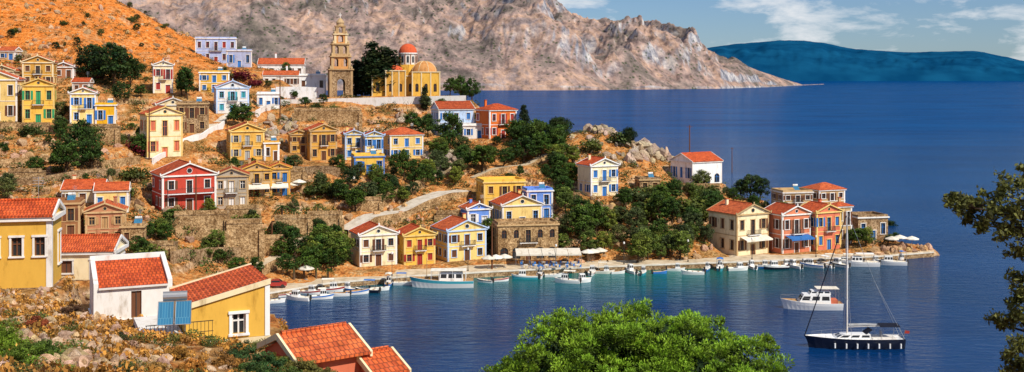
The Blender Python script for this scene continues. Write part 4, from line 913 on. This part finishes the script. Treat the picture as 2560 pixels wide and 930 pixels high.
def water(u,v): Y=wY(v); return ((u-1280)/F*Y,Y,0)
def cabin(mb,x0,x1,w,z0,z1,k='g:white',rake=.25):
    a=[(x0,-w/2,z0),(x1,-w/2,z0),(x1,w/2,z0),(x0,w/2,z0)]; b_=[(x0+.1,-w*.42,z1),(x1-rake,-w*.42,z1),(x1-rake,w*.42,z1),(x0+.1,w*.42,z1)]
    mb.face(b_,k)
    for i in range(4): mb.face([a[i],a[(i+1)%4],b_[(i+1)%4],b_[i]],k)
    zl,zh=.42,.82
    L=lambda p_,q,t:tuple(p_[i]+(q[i]-p_[i])*t for i in range(3))
    for i in range(4):
        p0,p1,q0,q1=a[i],a[(i+1)%4],b_[i],b_[(i+1)%4]; n=Vector((p1[1]-p0[1],-(p1[0]-p0[0]),0)).normalized()*.012
        A_=[L(p0,q0,zl),L(p1,q1,zl),L(p1,q1,zh),L(p0,q0,zh)]; m1=lambda u_,w_:tuple(A_[0][k_]*(1-u_)*(1-w_)+A_[1][k_]*u_*(1-w_)+A_[2][k_]*u_*w_+A_[3][k_]*(1-u_)*w_+n[k_] for k_ in range(3))
        ns=3 if i%2==0 else 2
        for s in range(ns):
            u0=(s+.12)/ns; u1=(s+.88)/ns; mb.face([m1(u0,0),m1(u1,0),m1(u1,1),m1(u0,1)],'glass')
def boat(name,u,v,L,ang,kh='g:white',kd='canvas',band=None,cab=0,canopy=None,motor=True):
    x,y,z=water(u,v); par=empty(name,(x,y,0),math.radians(ang)); B=L*.34; Hd=L*.1+.15; mb=MB(); hull(mb,L,B,Hd,kh,kd,band); mb.obj('hull',par)
    mb=MB()
    if cab==1: cabin(mb,-L*.05,L*.25,B*.62,Hd*.85,Hd+1.15)
    elif cab==2: cabin(mb,-L*.3,L*.02,B*.55,Hd*.85,Hd+1.7)
    else:
        for t in(-.25,0,.2): mb.box(L*t-.12,L*t+.12,-B*.4,B*.4,Hd*.9,Hd*.98,'lightwood')
        mb.face([(L*.2,-B*.3,Hd+.3),(L*.2,B*.3,Hd+.3),(L*.32,B*.2,Hd*.95),(L*.32,-B*.2,Hd*.95)],'glass')
    mb.obj('cabin_and_seats',par)
    if canopy:
        mb=MB(); z1=Hd+1.75; mb.face([(-L*.35,-B*.42,z1),(L*.12,-B*.42,z1),(L*.12,0,z1+.15),(-L*.35,0,z1+.15)],canopy); mb.face([(-L*.35,B*.42,z1),(L*.12,B*.42,z1),(L*.12,0,z1+.15),(-L*.35,0,z1+.15)],canopy)
        for xx in(-L*.34,L*.11):
            for yy in(-B*.4,B*.4): mb.tube([(xx,yy,Hd*.8),(xx,yy,z1)],.025,'metal',4)
        mb.obj('canopy',par)
    if motor:
        mb=MB(); mb.box(-L*.5-.35,-L*.5-.02,-.16,.16,Hd*.5,Hd+.45,'dark'); mb.box(-L*.5-.25,-L*.5-.1,-.06,.06,-.3,Hd*.5,'dark'); mb.obj('outboard',par)
    return par,B,Hd
for a in [('motorboat',688,757,3.6,20,'g:white','canvas'),('motorboat',745,750,4.8,160,'g:white','canvas',None,1),('motorboat',803,747,4.4,10,'g:white','canvas','g:dblue',1),('fishing_boat',848,740,3.8,190,'g:white','lightwood',None,0),
 ('fishing_boat',893,735,4.5,20,'g:white','lightwood','g:dblue',0),('motorboat',918,731,4.6,170,'g:navy','canvas',None,0,'dblue'),('motorboat',950,726,3.6,15,'g:white','canvas'),('motorboat',720,740,3.8,30,'g:white','canvas','g:dred'),('motorboat',872,727,3.6,160,'g:dblue','canvas',None,1),('motorboat',1212,706,3.2,160,'g:white','canvas','g:navy'),('fishing_boat',1252,703,3.4,20,'g:white','lightwood','g:dred'),
 ('fishing_boat',1312,697,5.2,178,'g:turq','lightwood','g:white',1),('motorboat',1385,692,3.8,5,'g:white','canvas'),('motorboat',1418,707,5.0,165,'g:white','canvas',None,1,'canvas'),('motorboat',1450,706,4.6,15,'g:white','canvas',None,1),
 ('motorboat',1608,686,3.6,70,'g:turq','canvas',None,1),('fishing_boat',1650,684,3.0,10,'g:dblue','lightwood'),('motorboat',1732,686,4.6,176,'g:white','canvas'),('motorboat',1845,676,4.4,10,'g:white','canvas',None,1),('motorboat',1940,673,5.4,190,'g:navy','canvas','g:white',1),
 ('motorboat',1985,669,4.4,120,'g:white','canvas',None,1),('motorboat',2030,668,5.0,150,'g:white','canvas','g:dblue',1),('motorboat',2062,667,4.6,120,'g:white','canvas',None,0,'white'),('motorboat',2098,666,4.8,130,'g:white','canvas','g:navy',1),
 ('motor_cruiser',2150,665,8.0,175,'g:white','canvas',None,1,'white'),('motorboat',2228,662,6.4,170,'g:white','canvas',None,1),('dinghy',2205,657,3.0,60,'g:gray','canvas'),('rowing_boat',1545,684,3.0,15,'g:white','lightwood',None,0,None,False)]:
    boat(*a)
g_=random.Random(4)
for u in (775,828,972,1010,1350,1480,1512,1578,1690,1768,1800,1880,1908,1962,2008,2046,2080,2115,2185,2255):
    Yq=float(qY(u))-g_.uniform(1.8,3.2); v=HV+H*F/Yq
    boat('motorboat' if g_.random()<.6 else 'fishing_boat',u,v,g_.uniform(3.4,5.0),g_.choice([g_.uniform(60,120),g_.uniform(-15,15),g_.uniform(165,195)]),g_.choice(['g:white','g:white','g:white','g:turq','g:dblue','g:canvas']),g_.choice(['canvas','lightwood']),g_.choice([None,'g:dblue','g:dred','g:white']),g_.choice([0,1,1]),g_.choice([None,None,'canvas','dblue']))
# wooden caique
par,B,Hd=boat('caique_boat',1106,717,12.0,181,'g:white','lightwood','g:turq',0,None,False)
mb=MB(); cabin(mb,-4.0,.6,2.4,Hd*.8,Hd+1.6,'white'); mb.obj('wheelhouse',par)
mb=MB(); mb.box(-4.6,2.2,-1.5,1.5,Hd+1.9,Hd+1.98,'canvas')
for xx in(-4.5,-2,.6,2.1):
    for yy in(-1.45,1.45): mb.tube([(xx,yy,Hd*.8),(xx,yy,Hd+1.9)],.04,'white',5)
mb.tube([(3.0,0,Hd*.8),(3.0,0,Hd+4.2)],.07,'lightwood',6); mb.obj('canopy_and_mast',par)
# motor yacht
par,B,Hd=boat('motor_yacht',2030,772,10.2,176,'g:white','lightwood','g:white',0,None,False)
mb=MB(); cabin(mb,-3.0,2.6,2.6,Hd*.85,Hd+1.5,'g:white',1.0); cabin(mb,-3.0,.6,2.2,Hd+1.5,Hd+2.1,'g:white',.4); mb.obj('cabin',par)
mb=MB(); mb.box(-4.4,-.6,-1.3,1.3,Hd+2.5,Hd+2.57,'canvas'); 
for xx in(-4.3,-.7):
    for yy in(-1.2,1.2): mb.tube([(xx,yy,Hd*.8),(xx,yy,Hd+2.5)],.03,'metal',5)
mb.box(-4.2,-2.9,-1.0,1.0,Hd*.8,Hd+.6,'pink'); mb.tube([(5.4,0,Hd*1.5),(5.4,.0,Hd*1.5+.7)],.02,'metal'); mb.tube([(5.4,0,Hd*1.5+.7),(3.0,-1.1,Hd*1.3+.7),(0,-1.5,Hd*1.2+.6)],.02,'metal',4); mb.tube([(5.4,0,Hd*1.5+.7),(3.0,1.1,Hd*1.3+.7),(0,1.5,Hd*1.2+.6)],.02,'metal',4); mb.obj('bimini_and_rails',par)
# sailing yacht
x,y,z=water(2136,868); par=empty('sailing_yacht',(x,y,0),math.radians(180)); L=14.2; B=4.0; Hd=1.5
mb=MB(); hull(mb,L,B,Hd,'g:navy','white',None,.8,.2,'g:navy'); mb.obj('hull',par)
mb=MB(); cabin(mb,-2.2,3.4,2.2,Hd*.9,Hd+.62,'g:white',1.6); mb.box(-5.9,-2.4,-1.1,1.1,Hd*.8,Hd+.1,'white'); mb.box(-4.0,-3.9,-.5,.5,Hd,Hd+1.0,'metal'); mb.obj('deckhouse',par)
mb=MB(); mh=20.2; mx=1.1
mb.tube([(mx,0,Hd*.9),(mx,0,mh*.6),(mx,0,mh)],[.14,.12,.08],'white',8)
for zz in(7.2,13.0): mb.tube([(mx,-1.0,zz),(mx,1.0,zz)],.035,'white',5)
mb.tube([(mx-.1,0,3.05),(mx-5.6,0,3.2)],.09,'white',6); mb.obj('mast_and_boom',par)
mb=MB(); mb.tube([(mx-.2,0,3.3),(mx-2.5,0,3.38),(mx-5.4,0,3.35)],[.22,.2,.1],'gray',8)
mb.tube([(L*.5+.3,0,Hd*1.2),(mx+.1,0,mh-.6)],[.08,.07],'navy',6); mb.obj('furled_sails',par)
mb=MB()
for s in(-1,1):
    mb.tube([(mx-.1,s*B*.48,Hd*1.05),(mx,s*1.0,7.2),(mx,s*.95,13),(mx,0,mh-.4)],.025,'metal',4); mb.tube([(-L*.5,s*1.2,Hd),(-3.0,0,9.8),(mx,0,mh)],.025,'metal',4)
    P=[]
    for i in range(9):
        xx=-6.6+i*1.6; t=(xx/L+.5); bb=B/2*(1 if t<.55 else max(math.cos((t-.5)/.5*math.pi/2),.05)**.75)-.08; mb.tube([(xx,s*bb,Hd*1.0),(xx,s*bb,Hd+.75)],.018,'metal',4); P.append((xx,s*bb,Hd+.75))
        if i<7: xb=xx+.4; mb.tube([(xb,s*(bb+.14),.3),(xb,s*(bb+.16),1.0)],.12,'white',7)
    mb.tube(P,.014,'metal',4)
mb.obj('rigging_and_rails',par)
mb=MB(); 
for y0 in(-1,1): mb.face([(-6.4,0,Hd+2.1),(-3.4,0,Hd+2.1),(-3.4,y0*1.5,Hd+1.8),(-6.4,y0*1.5,Hd+1.8)],'navy')
mb.face([(-2.4,-1.1,Hd+1.3),(-2.4,1.1,Hd+1.3),(-1.4,1.0,Hd+.6),(-1.4,-1.0,Hd+.6)],'navy')
for xx in(-6.3,-3.5):
    for yy in(-1.4,1.4): mb.tube([(xx,yy,Hd*.8),(xx,yy,Hd+1.8)],.02,'metal',4)
mb.tube([(-7.0,.8,Hd),(-7.3,.8,Hd+1.3)],.02,'lightwood',4); mb.face([(-7.25,.8,Hd+1.2),(-7.95,.8,Hd+1.1),(-7.9,.8,Hd+.7),(-7.15,.8,Hd+.75)],'dred'); mb.obj('bimini_and_flag',par)
# ------------------------------------------------------------------ car, umbrellas, poles, pergola
x,y,z=wpt(690,716,204); par=empty('parked_car',(x,y,1.3),math.radians(8)); mb=MB()
pr=[(-2,.35),(-2,.85),(-1.7,.95),(-1.2,1.0),(-.7,1.42),(.6,1.42),(1.2,.98),(1.9,.82),(2.0,.55),(2.0,.35)]
for s in(-.8,.8): mb.face([(a,s,b_) for a,b_ in pr],'g:dred')
for (a,b_),(c_,d_) in zip(pr,pr[1:]+pr[:1]): mb.face([(a,-.8,b_),(c_,-.8,d_),(c_,.8,d_),(a,.8,b_)],'g:dred')
for s in(-.81,.81): mb.face([(-1.0,s,1.02),(-.65,s,1.34),(.55,s,1.34),(1.0,s,1.02)],'glass')
mb.face([(1.15,-.7,1.02),(1.15,.7,1.02),(.66,.65,1.4),(.66,-.65,1.4)],'glass'); mb.obj('body',par)
mb=MB()
for xx in(-1.25,1.25):
    for yy in(-.72,.72): mb.tube([(xx,yy-.1,.32),(xx,yy+.1,.32)],.32,'dark',14)
mb.obj('wheels',par)
def umbrella(u,v,r=1.6,k='canvas'):
    x,y,z=hit(u,v); z=max(z,1.25); par=empty('parasol',(x,y,z)); mb=MB(); mb.tube([(0,0,0),(0,0,2.7)],.04,'lightwood',6); mb.rev(0,0,[(r,2.2),(r*.55,2.5),(0,2.8)],k,8); mb.rev(0,0,[(r,2.05),(r,2.2)],k,8); mb.rev(0,0,[(0,0.02),(.3,0.02),(.3,.12),(0,.12)],'gray',10); mb.obj('canopy_and_pole',par)
for u,v in((1262,672),(1240,674),(1482,655),(1500,652),(1222,676),(735,485),(748,480),(880,470),(2250,618),(2280,622),(2230,622),(1470,658),(765,700)): umbrella(u,v)
# taverna terrace awning
mb=MB(); p0=wpt(1290,668,227.5); 
par=empty('taverna_awning',(p0[0],p0[1]-1.0,1.25),math.radians(3)); Wd=13.6
for i in range(5):
    a=i*Wd/5+.04; b_=(i+1)*Wd/5-.04; mb.face([(a,0,2.5),(b_,0,2.5),(b_,3.6,3.2),(a,3.6,3.2)],'canvas'); mb.face([(a,0,2.2),(b_,0,2.2),(b_,0,2.5),(a,0,2.5)],'canvas')
mb.obj('canvas',par); mb=MB()
for i in range(6): mb.tube([(i*Wd/5,.1,0),(i*Wd/5,.1,2.5)],.04,'metal',5); mb.tube([(i*Wd/5,3.5,0),(i*Wd/5,3.5,3.2)],.04,'metal',5)
mb.obj('posts',par); 
def table(x,y,z,n='cafe_table'):
    par=empty(n,(x,y,z),R.uniform(0,3)); mb=MB(); mb.box(-.4,.4,-.4,.4,.72,.76,'white'); mb.tube([(0,0,0),(0,0,.72)],.04,'dark',5); mb.obj('table',par); mb=MB()
    for s in(-1,1):
        mb.box(s*.75-.2,s*.75+.2,-.2,.2,.42,.46,'dblue'); mb.box(s*.95-.02,s*.95+.02,-.2,.2,.46,.9,'dblue')
        for a in(-.17,.17):
            for b_ in(-.17,.17): mb.box(s*.75+a-.02,s*.75+a+.02,b_-.02,b_+.02,0,.42,'dblue')
    mb.obj('chairs',par)
for i in range(6): table(p0[0]+1.2+i*2.2,p0[1]+.4,1.27); table(p0[0]+2.0+i*2.1,p0[1]-3.0,1.22)
def pole(u,vb,vt,arms=True):
    x,y,z=hit(u,vb); h=(vb-vt)*y/F; par=empty('utility_pole',(x,y,z)); mb=MB(); mb.tube([(0,0,-.5),(0,0,h)],[.2,.13],'dbrown',7)
    if arms: mb.box(-.8,.8,-.06,.06,h-.6,h-.48,'dbrown')
    mb.obj('pole',par)
pole(1724,432,308); pole(1830,448,368); pole(1230,680,560); pole(373,400,270); pole(490,560,440,False); pole(680,620,560,False); pole(700,300,190)
def lamp(u,v):
    x,y,z=hit(u,v); z=max(z,1.2); par=empty('street_lamp',(x,y,z)); mb=MB(); mb.tube([(0,0,0),(0,0,4.2)],[.07,.045],'dark',6); mb.rev(0,0,[(.07,4.2),(.2,4.3),(.2,4.6),(0,4.75)],'white',8); mb.rev(0,0,[(0,0.01),(.16,0.01),(.12,.3),(0,.3)],'dark',8); mb.obj('post_and_lantern',par)
for u,v in((980,700),(1170,690),(1390,675),(1560,670),(1720,662),(1880,657),(2040,652)): lamp(u,v)
# ------------------------------------------------------------------ far mountain
uu=np.arange(-500,2060,2.3); tt=np.concatenate([np.linspace(0,1,260),np.linspace(1.02,1.6,14)])
U,T=np.meshgrid(uu,tt)
vb=np.interp(U,[-500,300,1200,1400,1800,1920,2010,2060],[226,226,226,226,222,218,213,211]); Yb=H*F/(vb-HV)
rv=np.interp(U,[-500,200,600,900,1150,1270,1340,1400,1450,1500,1540,1600,1660,1720,1760,1800,1850,1900,1960,2010,2060],[-420,-420,-400,-260,-120,-45,0,28,48,70,74,64,78,98,118,146,158,178,198,212.6,213])
dpt=np.interp(U,[-500,900,1300,1700,1900,2010,2060],[2600,2400,2000,1300,900,150,60])
Yr=Yb+dpt*T; zr=H+(HV-rv)/F*(Yb+dpt); zr=np.maximum(zr,3)
X=(U-1280)/F*Yr
prof=np.where(T<1,T**.72,np.maximum(1-(T-1)*1.8,0))
xw=X+(fbm(X/200,Yr/300,3,71)-.5)*160; n1=fbm(xw/420,Yr/420,6,5); rid=1-np.abs(2*fbm((xw+Yr*.35)/230,Yr/700,6,15)-1); n3=1-np.abs(2*fbm(xw/70,Yr/160,5,25)-1)
env=np.sin(np.clip(T,0,1)*math.pi)**.8*np.clip(zr/200,0,1.4)
Zm=zr*prof+env*((n1-.5)*170+(rid-.72)*180+(n3-.7)*32)
cl=sst(.40,.60,fbm(X/300,Yr/500,3,91))*sst(1150,1350,U)
Zm=Zm+cl*zr*.22*sst(.08,.18,T)*(1-sst(.2,.9,T))+np.where(T>=1,0,(n3-.7)*9*np.clip(zr/200,0,1))*sst(0,.1,T)
Zm=np.where(T<.004,-6,Zm); Zm[-1]=-6
m,nt,b=newmat('mountain_rock',.95,.1); tc=nd(nt,'ShaderNodeTexCoord'); ge=nd(nt,'ShaderNodeNewGeometry')
na=nd(nt,'ShaderNodeTexNoise',{'Vector':(tc,3),'Scale':.004,'Detail':11.0,'Roughness':.64,'Distortion':.6}); nb_=nd(nt,'ShaderNodeTexNoise',{'Vector':(tc,3),'Scale':.022,'Detail':10.0,'Roughness':.74})
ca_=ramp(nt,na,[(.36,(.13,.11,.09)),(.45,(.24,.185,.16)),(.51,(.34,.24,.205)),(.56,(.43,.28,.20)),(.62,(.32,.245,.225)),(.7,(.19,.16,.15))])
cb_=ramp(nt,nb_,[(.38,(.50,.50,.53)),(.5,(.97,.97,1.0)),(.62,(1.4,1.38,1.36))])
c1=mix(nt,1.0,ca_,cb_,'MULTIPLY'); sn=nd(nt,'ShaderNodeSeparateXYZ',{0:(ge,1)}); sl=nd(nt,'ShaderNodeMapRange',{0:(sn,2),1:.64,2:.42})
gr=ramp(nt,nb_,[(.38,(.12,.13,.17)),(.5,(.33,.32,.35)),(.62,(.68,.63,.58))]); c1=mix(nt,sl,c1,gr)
vo=nd(nt,'ShaderNodeTexVoronoi',{'Vector':(tc,3),'Scale':.045,'Randomness':1.0}); vd=ramp(nt,(vo,0),[(.16,(1,1,1)),(.30,(0,0,0))])
vm=nd(nt,'ShaderNodeMath',{0:vd,1:ramp(nt,na,[(.45,(1,1,1)),(.62,(.2,.2,.2))])},operation='MULTIPLY')
c1=mix(nt,vm,c1,(.055,.07,.035))
lk(nt,c1,b.inputs['Base Color']); bp=nd(nt,'ShaderNodeBump',{'Strength':.9,'Distance':14.0,'Height':(nb_,0)}); lk(nt,bp,b.inputs['Normal'])
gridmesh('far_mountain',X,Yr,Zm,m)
# distant island
uu=np.arange(1650,3000,5.); tt=np.linspace(0,1.5,50); U,T=np.meshgrid(uu,tt)
rv=np.interp(U,[1650,1780,1830,1880,1950,2010,2060,2120,2200,2290,2330,2400,2460,2530,2600,3000],[150,116,110,105,101,100,106,121,126,131,127,126,130,146,160,190])+(fbm(U/40,U*0,4,6)-.5)*5
Yi=19000+4000*T; zr=H+(HV-rv)/F*23000; Zi=zr*np.where(T<1,T**.6,1-(T-1)*2)+(fbm(U/30,T*5,5,61)-.5)*160*np.sin(np.clip(T,0,1)*math.pi); Zi[0]=-10; Zi[-1]=-10
m,nt,b=newmat('distant_island',1,.0); tc=nd(nt,'ShaderNodeTexCoord'); na=nd(nt,'ShaderNodeTexNoise',{'Vector':(tc,3),'Scale':.0015,'Detail':8.0}); lk(nt,ramp(nt,na,[(.35,(.002,.042,.11)),(.65,(.005,.072,.16))]),b.inputs['Base Color'])  # blue haze of distance painted into the land's base colour
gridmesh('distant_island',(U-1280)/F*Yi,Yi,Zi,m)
# ------------------------------------------------------------------ sea
m,nt,b=newmat('sea_water',.9,.0)
tc=nd(nt,'ShaderNodeTexCoord'); ge=nd(nt,'ShaderNodeNewGeometry'); sp=nd(nt,'ShaderNodeSeparateXYZ',{0:(ge,0)})
mp=nd(nt,'ShaderNodeMapping',{'Vector':(tc,3),'Scale':(.4,1.0,1),'Rotation':(0,0,.25)})
w1=nd(nt,'ShaderNodeTexNoise',{'Vector':mp,'Scale':.7,'Detail':6.0,'Roughness':.62,'Distortion':.5}); w2=nd(nt,'ShaderNodeTexNoise',{'Vector':mp,'Scale':.014,'Detail':6.0,'Distortion':1.2})
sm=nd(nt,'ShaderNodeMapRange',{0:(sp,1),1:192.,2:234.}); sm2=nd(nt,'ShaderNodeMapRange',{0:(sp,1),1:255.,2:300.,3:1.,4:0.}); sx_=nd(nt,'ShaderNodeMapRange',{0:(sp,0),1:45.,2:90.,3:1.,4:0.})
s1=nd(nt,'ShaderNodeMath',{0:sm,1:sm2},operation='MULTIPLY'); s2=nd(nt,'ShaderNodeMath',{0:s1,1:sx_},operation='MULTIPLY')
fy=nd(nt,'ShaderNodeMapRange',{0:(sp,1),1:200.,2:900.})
deep=mix(nt,fy,ramp(nt,w2,[(.35,(.0008,.018,.080)),(.65,(.0015,.032,.125))]),ramp(nt,w2,[(.35,(.0006,.038,.15)),(.65,(.0012,.058,.20))])); shore_tint=ramp(nt,w2,[(.35,(.002,.045,.035)),(.5,(.004,.085,.06)),(.65,(.010,.15,.10))])  # near-quay green: house reflections and shallows tint, painted in by position
lk(nt,mix(nt,s2,deep,shore_tint),b.inputs['Base Color']); bp=nd(nt,'ShaderNodeBump',{'Strength':.7,'Distance':.3,'Height':(w1,0)}); lk(nt,bp,b.inputs['Normal'])
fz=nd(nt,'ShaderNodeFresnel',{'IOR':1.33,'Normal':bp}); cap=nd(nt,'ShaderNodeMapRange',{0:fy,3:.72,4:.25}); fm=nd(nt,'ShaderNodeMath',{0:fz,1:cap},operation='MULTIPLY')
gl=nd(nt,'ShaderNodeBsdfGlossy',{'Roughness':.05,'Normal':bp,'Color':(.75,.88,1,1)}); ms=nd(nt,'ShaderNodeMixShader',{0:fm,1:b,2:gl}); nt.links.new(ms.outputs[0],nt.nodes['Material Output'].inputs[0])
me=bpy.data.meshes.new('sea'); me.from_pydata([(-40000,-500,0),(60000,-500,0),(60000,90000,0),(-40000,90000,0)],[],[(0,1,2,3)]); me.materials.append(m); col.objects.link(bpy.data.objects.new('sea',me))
# ------------------------------------------------------------------ sky, sun, camera
EL=math.radians(44); AZ=math.radians(134)
w=bpy.data.worlds.new('World'); scn.world=w; w.use_nodes=True; nt=w.node_tree; bg=nt.nodes['Background']
sk=nd(nt,'ShaderNodeTexSky',sky_type='NISHITA'); sk.sun_disc=False; sk.sun_elevation=EL; sk.sun_rotation=AZ; sk.air_density=1.0; sk.dust_density=.2; sk.ozone_density=4.0
tc=nd(nt,'ShaderNodeTexCoord'); mp=nd(nt,'ShaderNodeMapping',{'Vector':(tc,0),'Scale':(9,9,30),'Location':(1.3,0.2,.4)}); no=nd(nt,'ShaderNodeTexNoise',{'Vector':mp,'Scale':1.3,'Detail':11.0,'Roughness':.58,'Distortion':.25})
cr=ramp(nt,no,[(.48,(0,0,0)),(.56,(.5,.5,.5)),(.68,(1,1,1))]); 
tint=mix(nt,1.0,sk,(.84,1.04,1.38),'MULTIPLY')
lk(nt,mix(nt,cr,tint,(12.5,12.8,13.2)),bg.inputs['Color']); bg.inputs['Strength'].default_value=.066
sd=Vector((math.sin(AZ)*math.cos(EL),math.cos(AZ)*math.cos(EL),math.sin(EL)))
L_=bpy.data.lights.new('sun','SUN'); L_.energy=5.0; L_.angle=math.radians(.5); L_.color=(1,.93,.80); so=bpy.data.objects.new('sun',L_); so.rotation_euler=sd.to_track_quat('Z','Y').to_euler(); so.location=(0,0,200); col.objects.link(so)
cd=bpy.data.cameras.new('camera'); cam=bpy.data.objects.new('camera',cd); cam.location=(0,0,H); cam.rotation_euler=(math.pi/2,0,0); cd.sensor_width=36; cd.lens=F/2560*36; cd.shift_y=-(465-HV)/2560; cd.clip_start=.5; cd.clip_end=120000; col.objects.link(cam); scn.camera=cam
scn.view_settings.view_transform='Standard'; scn.view_settings.look='None'; scn.view_settings.exposure=0
print('objects',len(bpy.data.objects))
